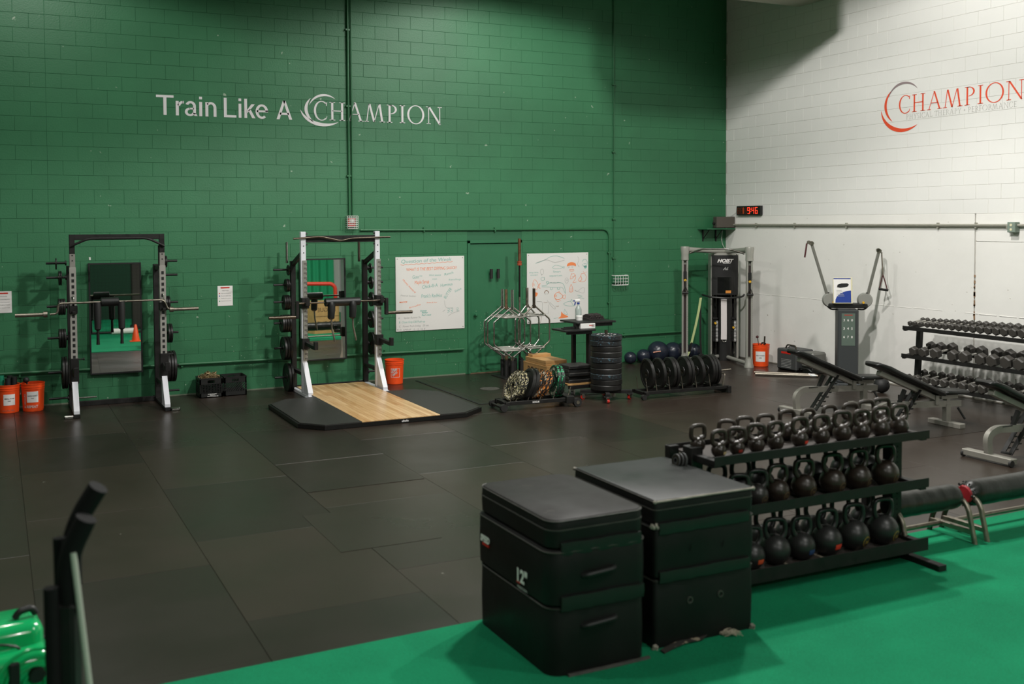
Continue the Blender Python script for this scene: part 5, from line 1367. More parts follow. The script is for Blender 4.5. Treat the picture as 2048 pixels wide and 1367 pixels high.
# --- clock
K = thing('digital_clock', 'black digital wall clock with red glowing digits on the white wall', 'clock', (-.001, -.715, 2.745))
B().box(-.055, -.002, -.335, .335, -.085, .085, .005).build('case', BLACK2, K, False)
SEG = {'8': 'abcdefg', '9': 'abcdfg', '4': 'bcfg', '6': 'acdefg', '1': 'bc'}
def seg7(b, ch, x, y, w_, h, t_, on=True):
    S_ = {'a': (x, x+w_, y+h-t_, y+h), 'd': (x, x+w_, y, y+t_), 'g': (x, x+w_, y+h/2-t_/2, y+h/2+t_/2), 'f': (x, x+t_, y+h/2, y+h), 'b': (x+w_-t_, x+w_, y+h/2, y+h), 'e': (x, x+t_, y, y+h/2), 'c': (x+w_-t_, x+w_, y, y+h/2)}
    for k in (SEG[ch] if on else 'abcdefg'):
        a = S_[k]; b.box(a[0]+.002, a[1]-.002, a[2]+.002, a[3]-.002, 0, .0015)
RG = mat('red_glow', '#FF2018', .4, emit='#FF3A22', estr=2.6); DG = mat('dim_orange_segment', '#6A2C12', .5, emit='#8A3412', estr=.35); DG2 = mat('lit_orange_segment', '#A0401A', .5, emit='#C04418', estr=.5)
FK = Matrix(((0, 0, -1, -.056), (-1, 0, 0, .335), (0, 1, 0, -.062), (0, 0, 0, 1)))
b = B().at(FK); seg7(b, '9', .315, 0, .065, .12, .013); seg7(b, '4', .43, 0, .065, .12, .013); seg7(b, '6', .525, 0, .065, .12, .013)
for y in (.035, .08): b.box(.403, .415, y, y+.013, 0, .0015)
b.at(); kind(b.build('lit_digits', RG, K, False), 'stuff')
b = B().at(FK); seg7(b, '8', .035, 0, .055, .115, .008, False); seg7(b, '8', .12, 0, .055, .115, .008, False); seg7(b, '8', .235, 0, .055, .115, .008, False); b.at(); kind(b.build('dim_digits', DG, K, False), 'stuff')
b = B().at(FK); b.box(.193, .205, 0, .12, 0, .0015); b.at(); b.build('lit_bar', DG2, K, False)

# ================================================================== RIGHT SIDE FLOOR ITEMS
A = thing('floor_heater', 'dark grey boxy unit with a carry handle on the floor by the white wall', 'heater', (-.33, -2.17, 0), 0)
B().box(-.11, .28, -.24, .24, .02, .37, .02).build('housing', GREYPL, A, False)
b = B()
for k in range(6): b.box(-.1125, -.109, -.12, .12, .06+k*.026, .066+k*.026)
kind(b.build('vent_slot', GREYMK, A, False), 'stuff')
B().box(-.1125, -.109, -.10, .12, .29, .325).build('red_badge', RED, A, False)
B().tube([(.0, -.12, .36), (.0, -.10, .43), (.0, .10, .43), (.0, .14, .36)], .012, 8, fillet=.03).build('carry_handle', DSTEEL, A)
B().tube([(.1, .18, .37), (.08, .12, .40), (.12, .05, .39), (.1, -.02, .38)], .007, 6, fillet=.03).build('cord', PLASTIC, A)
for y in (-.2, .2): B().box(-.09, .24, y-.02, y+.02, 0, .022).build('foot', PLASTIC, A, False)
t = thing('air_tank', 'grey rounded metal case beside the floor heater', 'case', (-.27, -2.60, 0))
B().box(-.12, .2, -.14, .14, .10, .36, .03).build('case_body', mat('grey_case', '#6F6F6A', .45, metal=.3), t, False); B().tube([(-.14, -.14, .05), (-.16, -.1, .09), (-.16, .12, .09), (-.14, .14, .05)], .015, 8, fillet=.03).build('hose', PLASTIC, t)
B().box(-.1, .18, -.12, .12, 0, .10, .01).build('base', PLASTIC, t, False)
for i, (p0, p1, lb, r_) in enumerate((((-1.26, -2.35, .026), (-.52, -3.00, .026), 'nearer steel bar lying on the floor by the floor heater', .025), ((-1.12, -2.16, .022), (-.42, -2.86, .022), 'farther steel bar lying on the floor by the floor heater', .018))):
    t = thing('floor_bar', lb, 'bar', p0); d = Vector(p1)-Vector(p0); L_ = d.length; d.normalize()
    B().cyl((0, 0, 0), d*L_, r_, 12).build('tube', STEEL, t); B().cyl(d*(L_-.12), d*(L_-.02), r_*1.15, 12).build('collar', CHROME, t)
# --- pulley trainer (column with two arms)
TR = thing('arm_trainer', 'grey column trainer with two raised cable arms before the white wall', 'machine', (-.62, -3.72, 0))
c2 = Matrix.Rotation(-.62, 4, 'Z')
def tp(f, name, m_, sm=False, mx=None):
    b = B().at(mx or c2); f(b); b.at(); return b.build(name, m_, TR, sm)
CG = mat('charcoal_column', '#3B3E3F', .45)
tp(lambda b: b.box(-.155, .155, -.14, .14, .04, 1.18, .02), 'column', CG)
tp(lambda b: b.box(-.22, .22, -.24, .2, 0, .045, .01), 'foot_plate', CG)
tp(lambda b: b.box(-.10, .10, -.1435, -.14, .62, 1.12, .003), 'control_panel', mat('green_grey_panel', '#5B6A60', .5))
b = B().at(c2 @ Matrix(((1, 0, 0, 0), (0, 0, -1, -.1445), (0, 1, 0, 0), (0, 0, 0, 1))))
for r_ in range(3):
    for k in range(3): add_text(b, '360'[k] if r_ < 1 else '%d' % (r_*3+k), -.075+k*.058, 1.0-r_*.13, .05, bold=.001)
b.at(); kind(b.build('panel_symbols', PAPER, TR, False), 'stuff')
tp(lambda b: b.box(-.06, .06, -.1445, -.1425, 1.09, 1.10), 'red_stripe', RED)
tp(lambda b: b.box(-.29, .29, -.12, .10, 1.20, 1.27, .015), 'head_beam', PLASTIC)
for s in (-1, 1):
    tp(lambda b: b.lathe([(0, -.05), (.10, -.05), (.115, -.02), (.115, .02), (.10, .05), (0, .05)], 22, (s*.26, -.02, 1.32), 'y'), 'pivot_housing', mat('smoked_housing', '#8D8D87', .35), True)
    tp(lambda b: b.tube([(s*.28, -.05, 1.44), (s*.34, -.05, 1.27), (s*.25, -.05, 1.17), (s*.15, -.05, 1.18)], .012, 8, fillet=.05), 'hose', PLASTIC, True)
    tp(lambda b: b.cyl((s*.22, -.15, 1.29), (s*.22, -.12, 1.29), .018, 10), 'yellow_knob', YEL, True)
    top = (-.66, 2.20) if s < 0 else (.50, 2.08)
    tp(lambda b: (b.beam((s*.29, -.03, 1.36), (top[0]*.82 if s < 0 else top[0]*.92, -.03, top[1]), .045, .04, .004)), 'arm', mat('brushed_arm', '#8B8982', .4, metal=.6))
    tx = top[0]*.82 if s < 0 else top[0]*.92
    tp(lambda b: (b.cyl((tx, -.06, top[1]), (tx, .0, top[1]), .035, 16), b.cyl((tx+s*.04*(1 if s < 0 else -.3), -.06, top[1]+.015), (tx+s*.04*(1 if s < 0 else -.3), .0, top[1]+.015), .028, 14)), 'pulley', STEEL, True)['kind'] = 'stuff'
    hx = tx+(-.07 if s < 0 else .04)
    if s < 0:
        tp(lambda b: b.tube([(hx, -.03, top[1]), (hx-.01, -.03, top[1]-.08), (hx-.03, -.03, top[1]-.22)], .013, 8), 'strap_end', DARKRED, True)
    else:
        tp(lambda b: (b.cyl((hx, -.03, top[1]-.02), (hx+.02, -.03, top[1]-.38), .010, 8)), 'cable', STEEL, True)
        tp(lambda b: (b.tube([(hx+.02, -.03, top[1]-.36), (hx-.03, -.03, top[1]-.58), (hx+.09, -.03, top[1]-.60), (hx+.02, -.03, top[1]-.36)], .009, 8)), 'handle_strap', DARKRED, True)
        tp(lambda b: b.cyl((hx-.04, -.03, top[1]-.585), (hx+.10, -.03, top[1]-.605), .019, 12), 'hand_grip', PLASTIC, True)
BR = thing('poster_board', 'framed leaflet with a blue corner leaning on the column trainer', 'sign', (-.78, -3.80, 1.275), -.62+.1)
tilt = Matrix.Rotation(-.12, 4, 'X')
b = B().at(tilt); b.box(-.145, .145, -.012, .012, 0, .40, .003); b.at(); b.build('backing', CREAM, BR, False)
b = B().at(tilt); b.box(-.14, .12, -.0145, -.012, .01, .39); b.at(); b.build('sheet', PAPER, BR, False)
b = B().at(tilt @ Matrix(((1, 0, 0, 0), (0, 0, -1, -.0147), (0, 1, 0, 0), (0, 0, 0, 1)))); b.prism([(.12, .012), (.12, .20)]+[(.12-.24*sin(a*pi/16)**1.2, .20-.188*(1-cos(a*pi/16)**.8) if a < 8 else .012) for a in range(1, 9)], 0, .0006)
b.box(-.14, .12, .375, .39, 0, .0006); b.at(); b.build('blue_corner', BLUE, BR, False)
b = B().at(tilt @ Matrix(((1, 0, 0, 0), (0, 0, -1, -.0155), (0, 1, 0, 0), (0, 0, 0, 1)))); b.prism([(-.09, .25), (-.08, .29), (-.02, .31), (.07, .31), (.09, .29), (.07, .26), (.03, .25), (-.04, .24)], 0, .0006); b.at(); b.build('printed_picture', BLACK2, BR, False)
b = B().at(tilt @ Matrix(((1, 0, 0, 0), (0, 0, -1, -.0155), (0, 1, 0, 0), (0, 0, 0, 1))))
for k in range(5): b.box(-.10, -.02+.01*k, .20-k*.022, .206-k*.022, 0, .0006)
b.at(); kind(b.build('printed_text', GREYMK, BR, False), 'stuff')

# ================================================================== BENCHES
def make_bench(label, x, y, back=1):
    t = thing('adjustable_bench', label, 'bench', (x, y, 0))
    b = B(); b.tube([(0, 0, .07), (-.02, 0, .30), (.22, 0, .335), (.9, 0, .285), (1.36, 0, .27)], .001, 4)
    # curved spine as a swept rectangle
    b = B(); pts = []
    base = [(0.0, .055), (-.03, .27), (.10, .335), (.55, .31), (1.40, .265)]
    P_ = [Vector((p[0], 0, p[1])) for p in base]; out_ = [P_[0]]
    for i in range(1, 4):
        p = P_[i]; a_, c_ = P_[i-1], P_[i+1]; f = .13 if i < 3 else .1
        f = min(f, (a_-p).length*.49, (c_-p).length*.49)
        A_ = p+(a_-p).normalized()*f; C_ = p+(c_-p).normalized()*f
        for k in range(6): q = k/5; out_.append(A_*(1-q)**2+p*2*q*(1-q)+C_*q*q)
    out_.append(P_[4]); rings = []
    for i, p in enumerate(out_):
        d = (out_[min(i+1, len(out_)-1)]-out_[max(i-1, 0)]).normalized(); n = Vector((-d.z, 0, d.x))*.038
        rings.append([p+n+Vector((0, -.028, 0)), p+n+Vector((0, .028, 0)), p-n+Vector((0, .028, 0)), p-n+Vector((0, -.028, 0))])
    b.ring(rings); b.build('spine', BENCHG, t, True, .5)
    b = B().box(-.05, .05, -.30, .30, .02, .085, .006); b.build('front_foot', BENCHG, t, False)
    for yy in (-.29, .29): B().cyl((-.03, yy-.012, .035), (-.03, yy+.012, .035), .035, 14).build('foot_wheel', RUBBER, t)
    B().box(1.13, 1.21, -.035, .035, .04, .27, .004).build('rear_leg', BENCHG, t, False)
    B().box(1.12, 1.22, -.24, .24, 0, .06, .005).build('rear_foot', BENCHG, t, False)
    # back pad, seat pad
    d = Vector((1.06, 0, -.385)).normalized(); 
    hd = (-.10, .835); kn = (.16, .765); lo = (1.02, .41)
    b = B(); rings = []
    prof = [Vector((hd[0], 0, hd[1])), Vector((hd[0]+.03, 0, hd[1]+.012)), Vector((kn[0]-.08, 0, kn[1]+.035)), Vector((kn[0], 0, kn[1])), Vector((kn[0]+.1, 0, kn[1]-.045)), Vector((lo[0]-.03, 0, lo[1]+.02)), Vector((lo[0], 0, lo[1]))]
    for i, p in enumerate(prof):
        w_ = (.09, .125, .14, .14, .14, .14, .125)[i]; th_ = (.018, .030, .032, .032, .032, .032, .02)[i]
        dd = (prof[min(i+1, 6)]-prof[max(i-1, 0)]).normalized(); n = Vector((-dd.z, 0, dd.x)); n = n if n.z > 0 else -n
        r_ = []
        for k in range(16):
            a = 2*pi*k/16; ca, sa = cos(a), sin(a); sx_ = (abs(ca)**.45)*(1 if ca > 0 else -1); sz_ = (abs(sa)**.45)*(1 if sa > 0 else -1)
            r_.append(p+Vector((0, 1, 0))*w_*sx_+n*th_*sz_)
        rings.append(r_)
    b.ring(rings); b.build('back_pad', VINYL, t, True, .9)
    b = B(); rings = []
    for (x_, z_, w_, th_) in ((1.04, .425, .10, .02), (1.07, .43, .13, .030), (1.40, .415, .12, .030), (1.46, .41, .10, .018)):
        r_ = []
        for k in range(16):
            a = 2*pi*k/16; ca, sa = cos(a), sin(a); r_.append(Vector((x_, w_*(abs(ca)**.45)*(1 if ca > 0 else -1), z_+th_*(abs(sa)**.45)*(1 if sa > 0 else -1))))
        rings.append(r_)
    b.ring(rings); b.build('seat_pad', VINYL, t, True, .9)
    b = B().beam((.02, 0, .735), (.96, 0, .36), .06, .075, .004, (0, 1, 0)); b.build('back_beam', BENCHG, t, False)
    b = B().beam((1.05, 0, .37), (1.34, 0, .36), .06, .06, .004); b.box(.93, .99, -.05, .05, .28, .40, .004); b.box(1.14, 1.20, -.03, .03, .27, .36, .004); b.build('seat_beam', BENCHG, t, False)
    b = B()
    for yy in (-.045, .045):
        b.beam((.66, yy, .49), (.27, yy, .05), .012, .05, 0, (0, 1, 0))
        for k in range(6):
            q = k/6.0; px_, pz_ = .60-.30*q, .42-.34*q
            b.box(px_+.01, px_+.045, yy-.006, yy+.006, pz_-.045, pz_-.03)
    b.build('ladder_arm', BLACK, t, False)['kind'] = 'stuff'
    B().cyl((.28, -.06, .06), (.28, .06, .06), .014, 8).build('ladder_axle', BLACK, t)
    B().beam((.45, 0, .50), (.36, 0, .34), .04, .04).build('strut', BLACK, t, False)
    B().cyl((1.32, -.04, .22), (1.38, -.10, .08), .014, 8).build('release_handle', PLASTIC, t)
    B().box(.17, .32, -.034, .034, .352, .362).build('rubber_stop', PLASTIC, t, False)
    return t
bn = make_bench('adjustable bench with raised back, farthest of three, before the column trainer', -3.10, -5.35)
dup(bn, (-3.10, -6.70, 0), None, 'adjustable bench with raised back between the kettlebells and dumbbell rack')
dup(bn, (-3.12, -8.25, 0), None, 'adjustable bench with raised back cut off by the right edge')
for ch in list(bn.children): pass

# ================================================================== DUMBBELL RACK
DR = thing('dumbbell_rack', 'black three-tier dumbbell rack along the white wall', 'rack', (0, 0, 0))
RY0, RY1 = -5.0, -6.95
SH = [(.225, -.80, -.36), (.605, -.78, -.34), (1.005, -.76, -.32)]
for y in (RY0-.07, RY1+.07):
    B().beam((-.62, y, .0), (-.56, y, 1.0), .07, .07, .004).build('upright', BLACK, DR, False)
    B().box(-.95, -.2, y-.035, y+.035, 0, .06, .004).build('foot', BLACK, DR, False)
for z, xf, xb in SH:
    b = B(); 
    b.beam((xf, RY0+.06, z), (xf, RY1-.02, z), .012, .055); b.beam((xf+.03, RY0+.06, z-.025), (xf+.03, RY1-.02, z-.025), .06, .008)
    b.build('front_rail', BLACK, DR, False)
    b = B(); b.beam((xb, RY0+.04, z+.07), (xb, RY1-.02, z+.07), .012, .055); b.beam((xb-.03, RY0+.04, z+.045), (xb-.03, RY1-.02, z+.045), .06, .008)
    b.build('back_rail', BLACK, DR, False)
    for y in (RY0+.03, RY1+.03):
        b = B().beam((xf, y, z-.02), (xb, y, z+.04), .05, .05, .003); b.cyl((xf-.012, y, z), (xf-.002, y, z), .012, 8); b.build('shelf_bracket', BLACK, DR, False)
HX = {}
def hexbell(x0_, x1_, y, z, r, m_, label, grp, tilt):
    """dumbbell lying along x from front x0_ to back x1_"""
    L_ = x1_-x0_; hl = r*1.05
    t = thing('dumbbell', label, 'dumbbell', ((x0_+x1_)/2, y, z), group=grp, rot=(0, -tilt, 0))
    key = (round(r, 3), round(L_, 3), m_.name)
    if key not in HX:
        def head(a, c_):
            s_ = 1 if c_ > a else -1; b = B(); rings = []
            for q, rr_ in ((a, r*.80), (a+s_*r*.18, r), (c_-s_*r*.18, r), (c_, r*.80)):
                rings.append([(q, rr_*cos(pi/6+k*pi/3), rr_*sin(pi/6+k*pi/3)) for k in range(6)])
            if s_ < 0: rings = [g[::-1] for g in rings]
            return b.ring(rings)
        o = head(-L_/2, -L_/2+hl*1.2).build('head', m_, None, False); h1 = o.data; bpy.data.objects.remove(o)
        o = head(L_/2-hl*1.2, L_/2).build('head', m_, None, False); h2 = o.data; bpy.data.objects.remove(o)
        o = B().tube([(-L_/2+hl, 0, 0), (-L_*.12, 0, 0), (0, 0, 0), (L_*.12, 0, 0), (L_/2-hl, 0, 0)], [.014, .016, .018, .016, .014], 10).build('grip', CHROME, None); h3 = o.data; bpy.data.objects.remove(o)
        HX[key] = (h1, h2, h3)
    a, b_, c_ = HX[key]; inst('head', a, t); inst('head', b_, t); inst('grip', c_, t); return t
HEXM = mat('hex_rubber', '#3A3733', .55, var=.1, vscale=12)
HEXD = mat('hex_rubber_dark', '#2A2725', .5, var=.1, vscale=12)
pos_t = [-5.05, -5.13, -5.24, -5.35, -5.45, -5.55, -5.65, -5.76, -5.87, -5.98, -6.09, -6.21, -6.33, -6.45, -6.57, -6.70, -6.83]
for i, y in enumerate(pos_t):
    r_ = .036+.0019*i; tl = .15
    hexbell(-.80, -.30, y, 1.045+.045+r_*.5, r_, HEXM, 'small hex dumbbell, %s from the left end of the top dumbbell tier' % ORD[i], 'dumbbells on the top tier', tl) if False else \
    hexbell(-.74+(-.02), -.46+.004*i*.5, y, 1.065+r_*.8, r_, HEXM, 'small hex dumbbell, %s from the left end of the top dumbbell tier' % ORD[i], 'dumbbells on the top tier', tl)
pos_m = [-5.14, -5.31, -5.51, -5.80, -5.99, -6.24, -6.42, -6.63, -6.82]
for i, y in enumerate(pos_m):
    r_ = (.070, .074, .082, .082, .086, .086, .088, .092, .092)[i]
    hexbell(-.80, -.37, y, .655+r_*.80, r_, HEXM, 'large hex dumbbell, %s from the left end of the middle dumbbell tier' % ORD[i], 'dumbbells on the middle tier', .15)
for i in range(12):
    y = -5.09-i*.152; r_ = .056+.001*i
    hexbell(-.83, -.45, y, .275+r_*.85, r_, HEXM, 'medium hex dumbbell, %s from the left end of the bottom dumbbell tier' % ORD[i], 'dumbbells on the bottom tier', .15)
t = thing('medicine_ball', 'dark ball half hidden behind the middle bench', 'ball', (-.75, -4.55, 0)); B().ball((0, 0, .115), .115, 20, 14).build('ball_body', FOAM, t); B().cyl((0, -.11, .16), (0, -.115, .16), .008, 8).build('valve', PLASTIC, t)
t = thing('foam_block', 'small pale block on the floor between the first two benches', 'block', (-.75, -4.35, 0), .3); B().box(-.12, .12, -.06, .06, 0, .05, .01).build('block_body', mat('pale_block', '#A9A6A0', .6), t, False); B().box(-.10, .10, -.0605, -.0595, .015, .035).build('side_label', PAPER, t, False)
# ================================================================== KETTLEBELL RACK
KR = thing('kettlebell_rack', 'black three-shelf kettlebell rack standing at the edge of the turf', 'rack', (0, 0, 0))
KY0, KY1, KX0, KX1 = -10.28, -9.76, -8.24, -6.44
SHZ = (.145, .58, .95); RZ = ((.10, .195), (.575, .642), (.938, 1.0))
for x in (KX0-.05, KX1+.02):
    b = B().box(x-.05, x+.05, -10.06, -9.96, .05, 1.02, .004); b.build('post', BLACK, KR, False)
    b = B().box(x-.04, x+.04, -9.80, -9.74, .05, .98, .003); b.build('rear_post', BLACK, KR, False)
    b = B()
    for k in range(22): b.cyl((x+.0505, -10.01, .12+k*.04), (x+.049, -10.01, .12+k*.04), .008, 8); b.cyl((x+.0, -10.0605, .12+k*.04), (x, -10.059, .12+k*.04), .008, 8)
    kind(b.build('hole', mat('hole_dark', '#050505', .9), KR, False), 'stuff')
    B().box(x-.035, x+.035, -10.47, -9.70, 0, .055, .005).build('foot', BLACK, KR, False)
    B().box(x-.04, x+.04, -10.485, -10.47, .0, .055, .003).build('foot_cap', BLACK2, KR, False)
for i, z in enumerate(SHZ):
    zr = z+.025
    b = B().box(KX0-.08, KX1+.10, KY0-.006, KY0, *RZ[i], .001); b.box(KX0-.08, KX1+.10, KY0, KY0+.05, RZ[i][0], RZ[i][0]+.005); b.build('front_rail', BLACK, KR, False)
    B().box(KX0-.08, KX1+.10, KY1, KY1+.006, zr-.04, zr+.01, .001).build('back_rail', BLACK, KR, False)
    B().box(KX0-.02, KX1+.02, KY0+.001, KY1-.001, z-.012, z, .001).build('shelf_panel', mat('dusty_shelf', '#2E2722', .7, var=.2, vscale=8), KR, False)
    for x in (KX0-.04, KX1+.06):
        b = B().box(x-.04, x+.02, KY0+.001, -10.05, zr-.05, zr-.0, .003); b.build('shelf_bracket', BLACK, KR, False)
    b = B()
    for y in (KY0+.025,): b.cyl((KX1+.10, y, zr-.03), (KX1+.112, y, zr-.03), .012, 10); b.cyl((KX1+.075, -10.03, zr-.0), (KX1+.06, -10.03, zr-.0), .014, 10)
    kind(b.build('bolt', CHROME, KR), 'stuff')
for k in range(5):
    B().box(KX0+.30+k*.33, KX0+.325+k*.33, KY0+.06, KY1-.06, .1452, .1465).build('shelf_seam', mat('shelf_seam', '#8A8070', .6), KR, False)
IRONB = mat('worn_brown_iron', '#2E2620', .34, var=.3, vscale=16, bump=.12, bscale=80, rvar=.08, bdist=.002)
IRONK = mat('matt_black_iron', '#262625', .4, var=.15, vscale=10, bump=.1, bscale=80, bdist=.002)
KBM = {}
def kettle_meshes(r, m_):
    key = (round(r, 3), m_.name)
    if key in KBM: return KBM[key]
    b = B(); rings = []; n = 24; cz = r*.93
    for i in range(15):
        t_ = pi*i/14; rr_ = r*sin(t_); z = cz-cos(t_)*r
        if z < 0: continue
        if not rings: rings.append([(r*.30*cos(2*pi*k/n), r*.30*sin(2*pi*k/n), 0) for k in range(n)]); rings.append([(r*.46*cos(2*pi*k/n), r*.46*sin(2*pi*k/n), .0015) for k in range(n)])
        if rr_ < 1e-4: rr_ = 1e-3
        if z > .003: rings.append([(rr_*cos(2*pi*k/n), rr_*sin(2*pi*k/n), z) for k in range(n)])
    b.ring(rings); o = b.build('bell', m_, None, True, 1.0); me = o.data; bpy.data.objects.remove(o)
    hw_ = .038+.33*r; top = cz+r+.050+.48*r; tr = .0135+.035*r
    pts = [(-r*.42, 0, cz+r*.70), (-hw_*.92, 0, cz+r*1.05), (-hw_, 0, cz+r*1.05+.5*(top-cz-r*1.05)), (-hw_*.72, 0, top), (hw_*.72, 0, top), (hw_, 0, cz+r*1.05+.5*(top-cz-r*1.05)), (hw_*.92, 0, cz+r*1.05), (r*.42, 0, cz+r*.70)]
    cv = []; m2 = len(pts)
    for i in range(m2-1):
        p0, p1, p2, p3 = [Vector(pts[j]) for j in (max(i-1, 0), i, i+1, min(i+2, m2-1))]
        for k in range(4):
            t_ = k/4; cv.append(0.5*((2*p1)+(-p0+p2)*t_+(2*p0-5*p1+4*p2-p3)*t_*t_+(-p0+3*p1-3*p2+p3)*t_**3))
    cv.append(Vector(pts[-1]))
    rad = [tr*(1.45-.45*min(1, i/6)) if i < 6 else (tr*(1.45-.45*min(1, (len(cv)-1-i)/6)) if i > len(cv)-7 else tr) for i in range(len(cv))]
    o = B().tube(cv, rad, 12).build('handle', m_, None, True, 1.2); hm = o.data; bpy.data.objects.remove(o)
    KBM[key] = (me, hm, cz); return KBM[key]
def kettle(x, y, z, r, m_, label, grp, rz=0.0, badge=None, badge_m=None):
    me, hm, cz = kettle_meshes(r, m_)
    t = thing('kettlebell', label, 'kettlebell', (x, y, z), rz, grp)
    inst('bell', me, t); inst('handle', hm, t)
    if badge == 'sticker':
        b = B(); n = 6
        for i in range(n):
            for j in range(3):
                q = []
                for (a, c_) in ((i, j), (i+1, j), (i+1, j+1), (i, j+1)):
                    az = (-.28+.56*a/n)+.32; el = -.42+.36*c_/3
                    q.append(((r+.0012)*sin(az)*cos(el), -(r+.0012)*cos(az)*cos(el), cz+(r+.0012)*sin(el)))
                b.add(q, [(0, 1, 2, 3)])
        b.build('weight_sticker', badge_m, t)
    if badge == 'ring':
        b = B()
        for k in range(18):
            a = 2*pi*k/18; u_, v_ = .34*cos(a), .34*sin(a)
            for du in (0,):
                az, el = u_+.45, v_-.28; s_ = .035
                q = [((r+.0012)*sin(az+p)*cos(el+w), -(r+.0012)*cos(az+p)*cos(el+w), cz+(r+.0012)*sin(el+w)) for p, w in ((-s_, -s_*1.3), (s_*.6, -s_*1.3), (s_*.6, s_*1.3), (-s_, s_*1.3))]
                b.add(q, [(0, 1, 2, 3)])
        for (u_, v_, su, sv) in ((-.12, 0, .03, .12), (.0, .05, .05, .03), (.0, -.06, .05, .03), (.12, 0, .03, .10)):
            az, el = u_+.45, v_-.28
            q = [((r+.0012)*sin(az+p)*cos(el+w), -(r+.0012)*cos(az+p)*cos(el+w), cz+(r+.0012)*sin(el+w)) for p, w in ((-su, -sv), (su, -sv), (su, sv), (-su, sv))]
            b.add(q, [(0, 1, 2, 3)])
        kind(b.build('gold_print', badge_m, t, False), 'stuff')
    return t
kr = random.Random(2)
GOLD = mat('dull_gold_print', '#6B5A3A', .6); GOLDB = mat('gold_print', '#A08238', .5)
def ordl(i, n): return 'leftmost' if i == 0 else ('rightmost' if i == n-1 else ORD[i]+' from the left')
topf = [(-8.24, .052, None), (-8.155, .052, 'y'), (-8.00, .054, 'r'), (-7.83, .058, None), (-7.66, .058, None), (-7.44, .062, 'o'), (-7.24, .062, None), (-7.04, .067, None), (-6.85, .064, None), (-6.66, .068, None), (-6.47, .068, None)]
for i, (x, r_, s_) in enumerate(topf):
    kettle(x, -10.12 if i else -10.0, .95 if i else .975, r_, IRONB, 'small worn kettlebell%s, %s in the top shelf front row' % (' with red sticker' if s_ in ('r', 'o') else '', ordl(i, len(topf))), 'front kettlebells on the top shelf', -.25+kr.uniform(-.25, .25),
           'sticker' if s_ else None, {'y': mat('cream_sticker', '#B9A878', .6), 'r': mat('dark_red_sticker', '#8E2A1C', .6), 'o': mat('orange_red_sticker', '#D8402A', .6)}.get(s_))
topb = [(-7.91, .056), (-7.75, .06), (-7.56, .06), (-7.36, .066), (-7.16, .062), (-6.95, .066), (-6.74, .066), (-6.58, .07), (-6.42, .072)]
for i, (x, r_) in enumerate(topb):
    kettle(x, -9.90, .95, r_, IRONB, 'worn kettlebell, %s in the back row of the top shelf' % ordl(i, len(topb)), 'back kettlebells on the top shelf', -.25+kr.uniform(-.25, .25))
midf = [(-7.98, .072), (-7.82, .078), (-7.64, .085), (-7.40, .090), (-7.13, .095), (-6.88, .097), (-6.61, .100)]
for i, (x, r_) in enumerate(midf):
    kettle(x, -10.12, .58, r_, IRONB if i > 1 else IRON, 'dark round kettlebell, %s in the front row of the middle shelf' % ordl(i, len(midf)), 'front kettlebells on the middle shelf', -.2+kr.uniform(-.15, .15), 'ring', GOLD)
midb = [(-7.99, .08), (-7.78, .085), (-7.58, .09), (-7.32, .092), (-7.06, .095), (-6.80, .097), (-6.57, .10)]
for i, (x, r_) in enumerate(midb):
    kettle(x, -9.89, .58, r_, IRONK, 'black kettlebell, %s in the back row of the middle shelf' % ordl(i, len(midb)), 'back kettlebells on the middle shelf', -.2+kr.uniform(-.15, .15))
botf = [(-7.87, .095, 'o'), (-7.66, .108, None), (-7.42, .100, 'b'), (-7.18, .110, 'r'), (-6.92, .113, 'g'), (-6.63, .115, 'g')]
SB_ = {'o': mat('orange_sticker', '#C9502A', .6), 'b': mat('blue_sticker', '#26406B', .6), 'r': mat('red_sticker', '#D23A26', .6)}
for i, (x, r_, s_) in enumerate(botf):
    ex = {'o': ' with an orange sticker', 'b': ' with a blue sticker', 'r': ' with a red sticker', 'g': ' with gold printing', None: ''}[s_]
    kettle(x, -10.12, .145, r_, IRONK, 'large black kettlebell%s, %s in bottom shelf front row' % (ex, ordl(i, len(botf))), 'front kettlebells on the bottom shelf', -.25+kr.uniform(-.12, .12),
           'ring' if s_ == 'g' else ('sticker' if s_ else None), GOLDB if s_ == 'g' else SB_.get(s_))
botb = [(-7.55, .105), (-7.32, .105), (-7.07, .108), (-6.82, .11), (-6.57, .112)]
for i, (x, r_) in enumerate(botb):
    kettle(x, -9.885, .145, r_, IRONK, 'large black kettlebell, %s in the back row of the bottom shelf' % ordl(i, len(botb)), 'back kettlebells on the bottom shelf', -.25+kr.uniform(-.12, .12))
for i in range(3):
    plate(.11-.01*i, .012, (-8.385-.018*i, -10.02+.01*i, .93), ('innermost', 'middle', 'outermost')[i]+' small disc hanging at the left end of the kettlebell rack', GREYPL, 'small discs at the rack end', (0, .15, 0))

